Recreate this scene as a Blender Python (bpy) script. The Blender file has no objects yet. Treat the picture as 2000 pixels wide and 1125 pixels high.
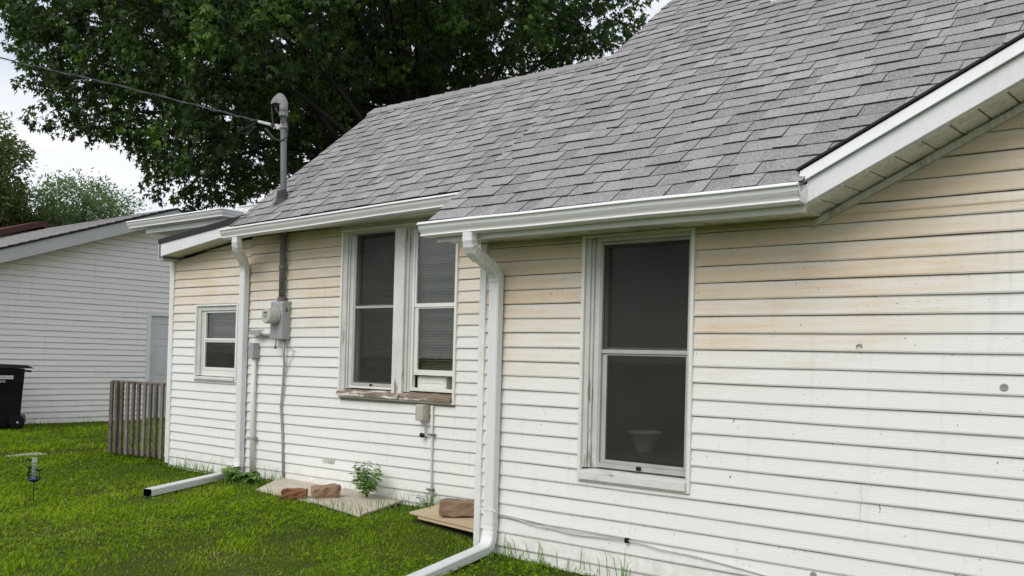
import bpy, math, random
import numpy as np
from mathutils import Vector, Matrix, noise as mnoise
R = math.radians
random.seed(11)
rng = np.random.default_rng(7)
sc = bpy.context.scene
C = sc.collection

# ------------------------------------------------------------------ camera, sky, sun, exposure
cam_d = bpy.data.cameras.new('camera'); cam = bpy.data.objects.new('camera', cam_d); C.objects.link(cam)
YAW, PITCH, ROLL = .6857, .0171, .0252
fw = Vector((-math.sin(YAW)*math.cos(PITCH), math.cos(YAW)*math.cos(PITCH), math.sin(PITCH)))
r0 = Vector((math.cos(YAW), math.sin(YAW), 0)); u0 = r0.cross(fw)
rt = r0*math.cos(ROLL)+u0*math.sin(ROLL); up = -r0*math.sin(ROLL)+u0*math.cos(ROLL)
CAM = Vector((0, -5.09, 1.41))
cam.matrix_world = Matrix(((rt.x, up.x, -fw.x, CAM.x), (rt.y, up.y, -fw.y, CAM.y), (rt.z, up.z, -fw.z, CAM.z), (0, 0, 0, 1)))
cam_d.sensor_width = 36; cam_d.sensor_fit = 'HORIZONTAL'; cam_d.lens = 32.4
cam_d.shift_y = .05385; cam_d.clip_start = .05; cam_d.clip_end = 2000
sc.camera = cam

SUN_DIR = Vector((.06, -.85, .78)).normalized()
w = bpy.data.worlds.new('World'); sc.world = w; w.use_nodes = True
nt = w.node_tree; nt.nodes.clear()
out = nt.nodes.new('ShaderNodeOutputWorld'); bg = nt.nodes.new('ShaderNodeBackground'); bg.inputs[1].default_value = .1
sky = nt.nodes.new('ShaderNodeTexSky'); sky.sky_type = 'NISHITA'; sky.sun_disc = False
sky.sun_elevation = math.asin(SUN_DIR.z); sky.sun_rotation = math.atan2(SUN_DIR.x, SUN_DIR.y)
tc = nt.nodes.new('ShaderNodeTexCoord'); mp = nt.nodes.new('ShaderNodeMapping'); mp.inputs['Scale'].default_value = (1.1, 1.1, 4.2)
nz = nt.nodes.new('ShaderNodeTexNoise'); nz.inputs['Scale'].default_value = 1.7; nz.inputs['Detail'].default_value = 7; nz.inputs['Roughness'].default_value = .55
cr = nt.nodes.new('ShaderNodeValToRGB'); cr.color_ramp.elements[0].position = .34; cr.color_ramp.elements[1].position = .62
cr.color_ramp.elements[0].color = (.70, .70, .70, 1); cr.color_ramp.elements[1].color = (1, 1, 1, 1)
cl = nt.nodes.new('ShaderNodeMix'); cl.data_type = 'RGBA'; cl.inputs['A'].default_value = (6.6, 7.35, 9.0, 1); cl.inputs['B'].default_value = (10.4, 10.2, 9.95, 1)
mx = nt.nodes.new('ShaderNodeMix'); mx.data_type = 'RGBA'
L = nt.links.new
L(tc.outputs['Generated'], mp.inputs['Vector']); L(mp.outputs[0], nz.inputs['Vector']); L(nz.outputs['Fac'], cr.inputs[0]); L(nz.outputs['Fac'], cl.inputs['Factor'])
L(cr.outputs[0], mx.inputs['Factor']); L(sky.outputs[0], mx.inputs['A']); L(cl.outputs['Result'], mx.inputs['B']); L(mx.outputs['Result'], bg.inputs[0]); L(bg.outputs[0], out.inputs[0])

sun_d = bpy.data.lights.new('sun', 'SUN'); sun_d.energy = 1.5; sun_d.angle = R(34); sun_d.color = (1, .955, .88)
sun = bpy.data.objects.new('sun', sun_d); C.objects.link(sun); sun.location = (0, -10, 20)
sun.rotation_euler = (-SUN_DIR).to_track_quat('-Z', 'Y').to_euler()

sc.view_settings.view_transform = 'Standard'; sc.view_settings.look = 'None'
sc.view_settings.exposure = .16; sc.view_settings.gamma = 1; sc.view_settings.use_curve_mapping = False
sc.render.engine = 'CYCLES'
sc.cycles.max_bounces = 8; sc.cycles.transparent_max_bounces = 12
try:
    sc.cycles.use_denoising = True; sc.cycles.denoiser = 'OPENIMAGEDENOISE'
except Exception: pass

# ------------------------------------------------------------------ materials
class NT:
    def __init__(s, name):
        s.m = bpy.data.materials.new(name); s.m.use_nodes = True; s.t = s.m.node_tree
        s.b = s.t.nodes['Principled BSDF']; s.o = s.t.nodes['Material Output']
    def n(s, typ, **kw):
        nd = s.t.nodes.new('ShaderNode'+typ)
        for k, v in kw.items():
            if k in nd.inputs: nd.inputs[k].default_value = v
            else: setattr(nd, k, v)
        return nd
    def l(s, a, b): s.t.links.new(a, b)
    def pos(s, scale=(1, 1, 1)):
        g = s.n('NewGeometry'); m = s.n('Mapping'); m.inputs['Scale'].default_value = scale
        s.l(g.outputs['Position'], m.inputs['Vector']); return m.outputs[0]
    def noise(s, scale, detail=3, rough=.5, stretch=(1, 1, 1)):
        n = s.n('TexNoise'); n.inputs['Scale'].default_value = scale; n.inputs['Detail'].default_value = detail; n.inputs['Roughness'].default_value = rough
        s.l(s.pos(stretch), n.inputs['Vector']); return n.outputs['Fac']
    def ramp(s, fac, a, b, va=0., vb=1.):
        r = s.n('MapRange'); r.inputs['From Min'].default_value = a; r.inputs['From Max'].default_value = b
        r.inputs['To Min'].default_value = va; r.inputs['To Max'].default_value = vb
        s.l(fac, r.inputs['Value']); return r.outputs[0]
    def math(s, op, a, b=None):
        m = s.n('Math', operation=op)
        for i, v in enumerate((a, b)):
            if v is None: continue
            if isinstance(v, (int, float)): m.inputs[i].default_value = v
            else: s.l(v, m.inputs[i])
        return m.outputs[0]
    def mix(s, fac, a, b, mode='MIX'):
        m = s.n('Mix', data_type='RGBA', blend_type=mode)
        for k, v in (('Factor', fac), ('A', a), ('B', b)):
            if isinstance(v, (int, float)): m.inputs[k].default_value = v
            elif isinstance(v, tuple): m.inputs[k].default_value = v+(1,)*(4-len(v))
            else: s.l(v, m.inputs[k])
        return m.outputs['Result']
    def attr(s, name):
        a = s.n('Attribute'); a.attribute_name = name; return a.outputs['Fac']
    def rnd(s): return s.n('ObjectInfo').outputs['Random']
    def col(s, c):
        if isinstance(c, tuple): s.b.inputs['Base Color'].default_value = c+(1,)*(4-len(c))
        else: s.l(c, s.b.inputs['Base Color'])
    def bump(s, h, strength=.2, dist=.002):
        b = s.n('Bump'); b.inputs['Strength'].default_value = strength; b.inputs['Distance'].default_value = dist
        s.l(h, b.inputs['Height']); s.l(b.outputs[0], s.b.inputs['Normal'])
    def set(s, rough=.6, spec=.5, metal=0.):
        s.b.inputs['Roughness'].default_value = rough; s.b.inputs['Specular IOR Level'].default_value = spec; s.b.inputs['Metallic'].default_value = metal
        return s.m

def painted(name, c, dirt=(.35, .33, .28), amount=.35, rough=.5, scale=6., spec=.4):
    t = NT(name); n1 = t.noise(scale, 5, .6); n2 = t.noise(scale*9, 3, .6, (1, 1, .25))
    f = t.ramp(t.math('MULTIPLY', n1, n2), .24, .42, 0, amount)
    big = t.ramp(t.noise(1.3, 2), .3, .7, .93, 1.04)
    t.col(t.mix(1.0, t.mix(f, c, dirt), t.mix(0., big, big), 'MULTIPLY'))
    t.bump(n2, .12, .001); return t.set(rough, spec)

def siding_mat(name, base=(.80, .80, .775)):
    t = NT(name); st = t.attr('stain'); v = t.attr('v')
    nz1 = t.noise(1.3, 5, .65, (1, 1, 1)); nz2 = t.noise(2.2, 4, .6, (1, 1, 16))
    rn = t.ramp(t.rnd(), 0, 1, -.12, .12)
    e = t.math('ADD', t.math('ADD', st, rn), t.ramp(nz1, .3, .7, -.24, .24))
    e = t.math('ADD', e, t.ramp(nz2, .3, .7, -.22, .22))
    e = t.math('MULTIPLY', t.ramp(e, .0, .85, 0, 1), t.ramp(st, .0, .25, 0, 1))
    band = t.math('MULTIPLY', t.ramp(v, .55, .92, 1, .55), e)       # the upper part of each course was sheltered and stayed paler
    c = t.mix(band, base, (.695, .565, .405))
    alg_shade = t.math('MULTIPLY', t.ramp(st, .84, 1.0, 0, .62), t.ramp(t.noise(2.5, 3), .35, .6, .3, 1))  # top courses: algae green with the eave shade mixed into the colour
    c = t.mix(alg_shade, c, (.36, .345, .235))
    # dark lap line: grime plus the lap shadow painted in; then small specks
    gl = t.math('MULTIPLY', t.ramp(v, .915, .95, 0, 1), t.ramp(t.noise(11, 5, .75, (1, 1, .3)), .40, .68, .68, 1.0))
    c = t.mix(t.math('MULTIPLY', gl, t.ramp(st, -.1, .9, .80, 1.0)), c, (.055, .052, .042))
    sp = t.math('MULTIPLY', t.ramp(t.noise(60, 2, .5, (1, 1, .7)), .71, .75, 0, 1), t.ramp(t.noise(5, 2), .42, .56, 0, .9))
    c = t.mix(sp, c, (.10, .095, .085))
    sz = t.n('SeparateXYZ'); t.l(t.n('NewGeometry').outputs['Position'], sz.inputs[0])
    soil = t.math('MULTIPLY', t.ramp(sz.outputs['Z'], .04, .26, .55, 0), t.ramp(t.noise(9, 5, .7), .38, .66, 0, 1))
    c = t.mix(soil, c, (.40, .36, .25))
    drip = t.math('MULTIPLY', t.ramp(t.noise(16, 3, .6, (1, 1, .05)), .58, .74, 0, .34), t.ramp(v, .0, 1., .3, 1))
    c = t.mix(drip, c, (.50, .47, .38))
    t.col(c)
    g = t.n('TexWave', wave_type='BANDS', bands_direction='Z'); g.inputs['Scale'].default_value = 26; g.inputs['Distortion'].default_value = 16; g.inputs['Detail'].default_value = 3; g.inputs['Detail Scale'].default_value = .6
    t.l(t.pos((.12, .12, 1.)), g.inputs['Vector'])
    t.bump(g.outputs['Fac'], .22, .0016)
    return t.set(.58, .35)

def shingle_mat(name):
    t = NT(name); tone = t.attr('tone')
    c = t.mix(tone, (.125, .119, .118), (.42, .408, .402))
    gr = t.noise(85, 4, .85); c = t.mix(t.ramp(gr, .44, .62, 0, .70), c, (.52, .505, .50))
    gd = t.noise(70, 4, .85); c = t.mix(t.ramp(gd, .50, .64, 0, .72), c, (.06, .057, .057))
    md = t.noise(9, 4, .6); c = t.mix(t.ramp(md, .45, .75, 0, .35), c, (.30, .285, .285))
    lg = t.noise(.8, 3, .5); c = t.mix(t.ramp(lg, .4, .7, 0, .22), c, (.20, .195, .185))
    t.col(c); t.bump(gr, .5, .002); return t.set(.92, .2)

def flat(name, c, rough=.6, spec=.4, metal=0., var=.0, vs=8.):
    t = NT(name)
    if var:
        n = t.noise(vs, 4, .6); t.col(t.mix(t.ramp(n, .3, .7), tuple(x*(1-var) for x in c), tuple(min(1, x*(1+var)) for x in c)))
    else: t.col(c)
    return t.set(rough, spec, metal)

def peeling(name, paint, wood, lo, hi, stretch=(1, 1, .18)):
    t = NT(name); n = t.noise(13, 6, .65, stretch); n2 = t.noise(40, 3, .6, (1, 1, .12)); big = t.noise(1.6, 2)
    f = t.ramp(t.math('ADD', n, t.ramp(big, .3, .7, -.07, .07)), lo, hi)
    wd = t.mix(t.ramp(n2, .3, .7), tuple(x*.55 for x in wood), wood)
    pt = t.mix(t.ramp(t.noise(7, 4), .35, .7, 0, .5), paint, tuple(x*.72 for x in paint))
    t.col(t.mix(f, pt, wd)); t.bump(f, .35, .002); return t.set(.7, .3)

def glass(name, tint=(.9, .92, .9)):
    t = NT(name); t.t.nodes.remove(t.b)
    tr = t.n('BsdfTransparent'); tr.inputs[0].default_value = tint+(1,)
    gl = t.n('BsdfGlossy'); gl.inputs['Roughness'].default_value = .015; gl.inputs['Color'].default_value = (.9, .9, .9, 1)
    lw = t.n('LayerWeight'); lw.inputs['Blend'].default_value = .5
    fq = t.math('ADD', t.math('MULTIPLY', t.math('POWER', lw.outputs['Facing'], 4.0), .8), .05)
    b = t.n('Bump'); b.inputs['Strength'].default_value = .04; b.inputs['Distance'].default_value = .01; t.l(t.noise(3, 2), b.inputs['Height'])
    t.l(b.outputs[0], gl.inputs['Normal'])
    ms = t.n('MixShader'); t.l(fq, ms.inputs[0]); t.l(tr.outputs[0], ms.inputs[1]); t.l(gl.outputs[0], ms.inputs[2]); t.l(ms.outputs[0], t.o.inputs[0]); return t.m

def screen(name, c, cover):
    t = NT(name); t.t.nodes.remove(t.b)
    tr = t.n('BsdfTransparent'); df = t.n('BsdfDiffuse'); df.inputs[0].default_value = c+(1,)
    ms = t.n('MixShader'); t.l(t.ramp(t.noise(2.2, 3), .3, .7, cover-.13, cover+.10), ms.inputs[0])
    t.l(tr.outputs[0], ms.inputs[1]); t.l(df.outputs[0], ms.inputs[2]); t.l(ms.outputs[0], t.o.inputs[0]); return t.m

def leaf_mat(name, dark, light, trans=.25, rough=.5, straw=None):
    t = NT(name); tone = t.attr('tone'); c = t.mix(tone, dark, light)
    if straw: t.b.inputs['Specular IOR Level'].default_value = .1
    if straw: c = t.mix(t.attr('straw'), c, straw)
    t.col(c); t.set(rough, .08 if straw else .3)
    tl = t.n('BsdfTranslucent'); t.l(t.mix(.5, c, (light[0]*1.3, light[1]*1.3, light[2])), tl.inputs[0])
    ms = t.n('MixShader'); ms.inputs[0].default_value = trans; t.l(t.b.outputs[0], ms.inputs[1]); t.l(tl.outputs[0], ms.inputs[2]); t.l(ms.outputs[0], t.o.inputs[0]); return t.m

M = {}
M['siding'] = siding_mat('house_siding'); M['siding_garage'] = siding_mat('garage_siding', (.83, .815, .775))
M['backing'] = flat('sheathing', (.30, .28, .25), .9)
M['inner'] = flat('dark_interior', (.09, .085, .08), .9)
M['trim'] = painted('white_trim', (.78, .785, .765), amount=.30)
M['trim_grey'] = painted('grey_white_trim', (.60, .60, .58), amount=.4)
M['gutter'] = flat('white_aluminium', (.77, .78, .775), .34, .5, 0, .02, 3)
M['soffit'] = painted('soffit_panel', (.66, .655, .58), (.20, .18, .12), .75, .6, 7)
M['fascia'] = painted('fascia_aluminium', (.78, .79, .80), (.5, .5, .48), .2, .38, 4, .5)
M['shingle'] = shingle_mat('asphalt_shingle')
M['deck'] = flat('roof_felt', (.035, .034, .036), .9)
M['butt'] = flat('shingle_butt', (.045, .043, .042), .95)
M['rake_shaded'] = painted('shaded_rake', (.46, .46, .45), amount=.3)  # garage fascia: the shade on its face is put into this darker grey
M['head'] = painted('weathered_casting', (.24, .245, .24), (.13, .12, .11), .5, .5, 12)
M['edge'] = flat('shingle_edge', (.03, .03, .03), .9)
M['casing'] = peeling('old_casing_paint', (.62, .625, .60), (.34, .31, .26), .645, .72)
M['mullion'] = peeling('peeling_mullion_paint', (.72, .725, .71), (.30, .26, .21), .57, .64)
M['sill_old'] = peeling('weathered_sill', (.74, .71, .66), (.30, .225, .165), .40, .48, (.35, 1, 1.6))
M['sill'] = peeling('white_sill', (.70, .70, .68), (.34, .30, .25), .62, .70, (.3, 1, 1.5))
M['alum'] = flat('mill_aluminium', (.42, .42, .40), .5, .5, .0, .08)
M['vinyl'] = painted('white_vinyl', (.80, .80, .75), amount=.15, rough=.35)
M['glass'] = glass('window_glass')
M['screen'] = screen('insect_screen', (.054, .054, .046), .64)
M['blind'] = flat('blind_slat', (.215, .22, .145), .6)
M['blind_grey'] = flat('grey_blind_slat', (.33, .33, .31), .6)
M['grey_metal'] = painted('galvanised_grey', (.36, .37, .37), (.22, .21, .19), .5, .45, 12, .5)
M['mast'] = painted('weathered_conduit', (.135, .14, .14), (.075, .07, .066), .6, .55, 10, .5)
M['pvc'] = painted('pvc_pipe', (.74, .735, .68), (.45, .42, .34), .3, .4, 9)
M['beige'] = painted('beige_plastic', (.47, .455, .38), (.3, .28, .22), .3, .5, 12)
M['black'] = flat('black_plastic', (.006, .006, .008), .5, .25, 0, .2, 20)
M['cable'] = flat('black_cable', (.035, .036, .036), .6)
M['cable_grey'] = flat('grey_cable', (.42, .42, .40), .5)
M['meter_glass'] = flat('meter_cover', (.46, .49, .42), .12, .6)
M['board'] = None
def board_mat(name, c1, c2, d=(.2, .17, .12)):
    t = NT(name); n = t.noise(9, 5, .6, (.4, 1, 1)); n2 = t.noise(60, 3, .6)
    c = t.mix(t.ramp(n, .3, .7), c1, c2); c = t.mix(t.ramp(n2, .58, .72, 0, .5), c, d); t.col(c); t.bump(n2, .2, .002); return t.set(.75, .3)
M['board'] = board_mat('tan_board', (.44, .39, .305), (.58, .525, .43), (.26, .22, .15)); M['plywood'] = board_mat('plywood', (.48, .37, .235), (.58, .46, .30))
M['brick_red'] = board_mat('red_brick', (.19, .082, .04), (.26, .12, .058), (.10, .05, .03)); M['brick_tan'] = board_mat('mortared_brick', (.25, .155, .098), (.34, .225, .15), (.48, .39, .31))
M['block'] = board_mat('landscape_block', (.20, .132, .085), (.30, .205, .138), (.085, .058, .04))
M['old_wood'] = board_mat('weathered_wood', (.085, .070, .056), (.17, .148, .122), (.05, .035, .025)); M['old_wood_grey'] = board_mat('greyed_wood', (.15, .13, .11), (.24, .215, .185), (.07, .055, .045))
M['blue'] = flat('blue_glaze', (.012, .018, .085), .3, .5); M['clear'] = screen('clear_tube', (.65, .70, .66), .22)
M['door'] = painted('grey_white_door', (.62, .62, .61), amount=.15); M['red_roof'] = board_mat('red_metal_roof', (.19, .10, .095), (.24, .13, .12), (.15, .04, .03))
M['pale_wall'] = flat('pale_wall', (.55, .52, .47), .8, .3, 0, .06); M['dark_red'] = flat('dark_red_trim', (.07, .025, .022), .7)
M['bark'] = board_mat('bark', (.020, .017, .015), (.036, .031, .027), (.010, .009, .008))
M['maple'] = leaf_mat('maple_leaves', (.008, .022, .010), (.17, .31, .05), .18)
M['far_leaf'] = leaf_mat('far_leaves', (.075, .105, .035), (.20, .27, .085), .3)
M['bush_leaf'] = leaf_mat('willow_leaves', (.095, .155, .065), (.235, .33, .14), .4)
M['grass'] = leaf_mat('grass_blades', (.052, .128, .004), (.265, .395, .010), .3, .55, (.36, .31, .15))
M['weed'] = leaf_mat('weed_leaves', (.06, .14, .028), (.25, .42, .10), .35)
M['chalk'] = flat('pale_print', (.62, .62, .62), .6)
M['caulk'] = flat('grey_caulk', (.30, .30, .29), .8, .3, 0, .3, 60)
def ground_mat():
    t = NT('lawn_soil'); a = t.noise(.9, 4, .6); b = t.noise(30, 4, .7)
    c = t.mix(t.ramp(a, .35, .65), (.040, .055, .012), (.07, .085, .018)); c = t.mix(t.ramp(b, .55, .75, 0, .6), c, (.05, .042, .022)); t.col(c); t.bump(b, .6, .02); return t.set(.95, .1)
M['ground'] = ground_mat()
def conc():
    t = NT('old_concrete'); a = t.noise(12, 5, .7); t.col(t.mix(t.ramp(a, .35, .65), (.33, .32, .25), (.42, .40, .33))); t.bump(a, .3, .01); return t.set(.9, .2)
M['concrete'] = conc()

# ------------------------------------------------------------------ mesh helpers
class MB:
    def __init__(s): s.v = []; s.f = []; s.mi = []; s.at = {}
    def add(s, vs, fs, mi=0, **at):
        o = len(s.v); s.v += [tuple(p) for p in vs]; s.f += [tuple(i+o for i in f) for f in fs]; s.mi += [mi]*len(fs)
        for k, val in at.items():
            a = s.at.setdefault(k, [0.]*o)
            a += [0.]*(o-len(a)); a += (list(val) if hasattr(val, '__len__') else [val]*len(vs))
    def box(s, x0, x1, y0, y1, z0, z1, mi=0, **at):
        s.add([(x0, y0, z0), (x1, y0, z0), (x1, y1, z0), (x0, y1, z0), (x0, y0, z1), (x1, y0, z1), (x1, y1, z1), (x0, y1, z1)],
              [(0, 3, 2, 1), (4, 5, 6, 7), (0, 1, 5, 4), (1, 2, 6, 5), (2, 3, 7, 6), (3, 0, 4, 7)], mi, **at)
    def hexa(s, p, mi=0):   # 8 points: bottom four counter-clockwise, top four
        s.add(p, [(0, 3, 2, 1), (4, 5, 6, 7), (0, 1, 5, 4), (1, 2, 6, 5), (2, 3, 7, 6), (3, 0, 4, 7)], mi)
    def frame(s, x0, x1, z0, z1, y0, y1, wl, wr, wb, wt, mi=0):
        s.box(x0, x0+wl, y0, y1, z0, z1, mi); s.box(x1-wr, x1, y0, y1, z0, z1, mi)
        s.box(x0+wl, x1-wr, y0, y1, z0, z0+wb, mi); s.box(x0+wl, x1-wr, y0, y1, z1-wt, z1, mi)
    def sweep(s, prof, path, sides, mi=0, cap=True, scale=None):
        # prof: list of (a,b); a along side vector, b along side x tangent
        n = len(prof); rings = []
        for i, p in enumerate(path):
            p = Vector(p); t = (Vector(path[min(i+1, len(path)-1)])-Vector(path[max(i-1, 0)])).normalized()
            sd = Vector(sides[i] if isinstance(sides, list) else sides).normalized(); sd = (sd-t*sd.dot(t)).normalized(); bn = sd.cross(t)
            k = scale[i] if scale else 1
            rings.append([p+sd*a*k+bn*b*k for a, b in prof])
        vs = [q for rg in rings for q in rg]; fs = []
        for i in range(len(path)-1):
            for j in range(n):
                a, b = i*n+j, i*n+(j+1) % n; fs.append((a, b, b+n, a+n))
        if cap: fs.append(tuple(range(n))[::-1]); fs.append(tuple(range((len(path)-1)*n, len(path)*n)))
        s.add(vs, fs, mi)
    def tube(s, path, r, n=8, mi=0, cap=True, scale=None):
        prof = [(r*math.cos(2*math.pi*k/n), r*math.sin(2*math.pi*k/n)) for k in range(n)]
        sides = []
        for i in range(len(path)):
            t = (Vector(path[min(i+1, len(path)-1)])-Vector(path[max(i-1, 0)])).normalized()
            a = Vector((0, 0, 1)) if abs(t.z) < .9 else Vector((1, 0, 0)); sides.append(t.cross(a))
        # keep the frame from flipping
        for i in range(1, len(sides)):
            if sides[i].dot(sides[i-1]) < 0: sides[i] = -sides[i]
        s.sweep(prof, path, sides, mi, cap, scale)
    def lathe(s, c, axis, prof, n=20, mi=0):
        c = Vector(c); ax = Vector(axis).normalized(); a = ax.orthogonal().normalized(); b = ax.cross(a)
        vs = []; fs = []
        for r, h in prof:
            for k in range(n):
                th = 2*math.pi*k/n; vs.append(c+ax*h+a*r*math.cos(th)+b*r*math.sin(th))
        for i in range(len(prof)-1):
            for k in range(n): fs.append((i*n+k, i*n+(k+1) % n, (i+1)*n+(k+1) % n, (i+1)*n+k))
        fs.append(tuple(range(n))[::-1]); fs.append(tuple(range((len(prof)-1)*n, len(prof)*n)))
        s.add(vs, fs, mi)
    def build(s, name, mats, parent=None, smooth=False, bevel=0., loc=None):
        me = bpy.data.meshes.new(name); me.from_pydata(s.v, [], s.f)
        for m in (mats if isinstance(mats, (list, tuple)) else [mats]): me.materials.append(m)
        if len(set(s.mi)) > 1: me.polygons.foreach_set('material_index', s.mi)
        for k, a in s.at.items():
            a = a+[0.]*(len(s.v)-len(a)); at = me.attributes.new(k, 'FLOAT', 'POINT'); at.data.foreach_set('value', a)
        if smooth: me.shade_smooth()
        me.update()
        o = bpy.data.objects.new(name, me); C.objects.link(o)
        if loc is not None:
            me.transform(Matrix.Translation(-Vector(loc))); o.location = loc
        if parent: attach(o, parent)
        if bevel:
            b = o.modifiers.new('bevel', 'BEVEL'); b.width = bevel; b.segments = 2; b.limit_method = 'ANGLE'; b.angle_limit = R(40)
        return o
def attach(o, parent):
    o.parent = parent; o.matrix_parent_inverse = Matrix.Translation(-parent_world(parent))
def parent_world(p): return WORLD.get(p.name, Vector((0, 0, 0)))
WORLD = {}
def thing(name, label, cat, loc, group=None):
    o = bpy.data.objects.new(name, None); C.objects.link(o); o.location = loc; o.empty_display_size = .2
    WORLD[o.name] = Vector(loc); tag(o, label, cat, group); return o
def tag(o, label, cat, group=None, kind=None):
    o['label'] = label; o['category'] = cat
    if group: o['group'] = group
    if kind: o['kind'] = kind
    return o
def fast(name, verts, tris, mat, tone=None, parent=None):
    me = bpy.data.meshes.new(name); nv, nf = len(verts), len(tris)
    me.vertices.add(nv); me.vertices.foreach_set('co', np.asarray(verts, np.float32).ravel())
    me.loops.add(nf*3); me.loops.foreach_set('vertex_index', np.asarray(tris, np.int32).ravel())
    me.polygons.add(nf); me.polygons.foreach_set('loop_start', np.arange(0, nf*3, 3, dtype=np.int32)); me.polygons.foreach_set('loop_total', np.full(nf, 3, np.int32))
    if tone is not None: me.attributes.new('tone', 'FLOAT', 'POINT').data.foreach_set('value', np.asarray(tone, np.float32))
    me.materials.append(mat); me.update(calc_edges=True)
    o = bpy.data.objects.new(name, me); C.objects.link(o)
    if parent: attach(o, parent)
    return o
def wav(x, y, s, seed):
    r = np.random.default_rng(seed); a = 0
    for k in range(7):
        th = r.uniform(0, 6.28); f = s*r.uniform(.5, 2.); a = a+np.sin((x*np.cos(th)+y*np.sin(th))*f+r.uniform(0, 6.28))
    return a/3.2
def gz(x, y): return .02+.018*math.sin(x*.9+1.3)*math.cos(y*.8)+.012*math.sin(x*2.3+y*1.7)
# ------------------------------------------------------------------ setting
LW = .958                                   # y of the set-back left wall; the near wall is y = 0
me_v = []; me_f = []
gx = [-60, -40]+list(np.linspace(-24, 8, 161))+[20, 30]; gy = [-40, -20]+list(np.linspace(-9, 10, 96))+[20, 50]
gx = [-700, -250]+gx+[250, 700]; gy = [-700, -250]+gy+[250, 900]
g = MB(); nx = len(gx)
g.add([(x, y, gz(x, y) if abs(x) < 60 and abs(y) < 50 else .02) for y in gy for x in gx],
      [(j*nx+i, j*nx+i+1, (j+1)*nx+i+1, (j+1)*nx+i) for j in range(len(gy)-1) for i in range(nx-1)])
ground = g.build('ground', M['ground'], smooth=True); ground['kind'] = 'structure'
pth = MB()
for k in range(6):
    y = -2.6+k*.5
    pth.box(-12.52+.02*(k % 3), -12.18, y, y+.485, -.02, .024+.004*(k % 2))
pth = pth.build('path', M['concrete']); pth['kind'] = 'structure'

# ------------------------------------------------------------------ wall helpers
EXP = .1016
def wall_sheet(name, O, A, N, u0, u1, z0, z1, holes, parent, t=.10):
    """A wall with openings: outer and inner face plus the reveals. A = direction along it, N = outward normal."""
    O, A, N = Vector(O), Vector(A), Vector(N); m = MB()
    us = sorted({u0, u1, *[h[i] for h in holes for i in (0, 1)]}); zs = sorted({z0, z1, *[h[i] for h in holes for i in (2, 3)]})
    P = lambda u, n, z: O+A*u+N*n+Vector((0, 0, z))
    for i in range(len(us)-1):
        for j in range(len(zs)-1):
            uc, zc = (us[i]+us[i+1])/2, (zs[j]+zs[j+1])/2
            if any(h[0] < uc < h[1] and h[2] < zc < h[3] for h in holes): continue
            for n, mi in ((0, 0), (-t, 1)):
                m.add([P(us[i], n, zs[j]), P(us[i+1], n, zs[j]), P(us[i+1], n, zs[j+1]), P(us[i], n, zs[j+1])], [(0, 1, 2, 3)], mi)
    for h in list(holes)+[(u0, u1, z0, z1)]:
        a, b, c, d = h; q = [(a, c), (b, c), (b, d), (a, d)]
        for k in range(4):
            p, r = q[k], q[(k+1) % 4]
            m.add([P(p[0], 0, p[1]), P(r[0], 0, r[1]), P(r[0], -t, r[1]), P(p[0], -t, p[1])], [(0, 1, 2, 3)], 1)
    return m.build(name, [M['backing'], M['inner']], parent)
def plank(O, A, N, u0, u1, zb, h, e, roof, parent, mat, seed, v0=0., clip=None, zoff=0., amp=1.):
    """One lapped siding board: butt, rounded nose and sloping face, a little wavy along its length."""
    O, A, N = Vector(O), Vector(A), Vector(N); n = max(2, min(14, int((u1-u0)/.45)+1)); m = MB()
    prof = [(.0128, .004, v0), (.0150, .000, v0), (.0175, .009, v0+.09), (.0035, h+(.004 if h >= e-.001 else 0), v0+h/e)]
    vs = []; st = []; vv = []
    for i in range(n+1):
        for k, (d, z, v) in enumerate(prof):
            lo = u0
            if clip: lo = max(u0, clip(zb+z)+.002)
            if lo > u1-.01: lo = u1-.01
            u = lo+(u1-lo)*i/n
            ph = u*1.7+seed*2.1
            dz = (.0016*math.sin(ph)+.0010*math.sin(u*4.3+seed))*amp+zoff*u
            dn = (.0014*math.sin(u*2.6+seed*1.3)+.0010*math.sin(u*6.1+seed*.7))*amp if 0 < k < 3 else 0
            p = O+A*u+N*(d+dn)+Vector((0, 0, zb+z+dz)); vs.append(p); vv.append(v)
            st.append(max(0., min(1., 1-(roof(u)-(zb+z))/1.15)) if roof else 0.)
    fs = []
    for i in range(n):
        for k in range(3):
            a = i*4+k; fs.append((a, a+4, a+5, a+1))
    fs += [(0, 1, 2, 3), (n*4+3, n*4+2, n*4+1, n*4)]
    m.add(vs, fs, 0, stain=st, v=vv)
    o = m.build('siding_plank', mat, parent); return o
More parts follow.
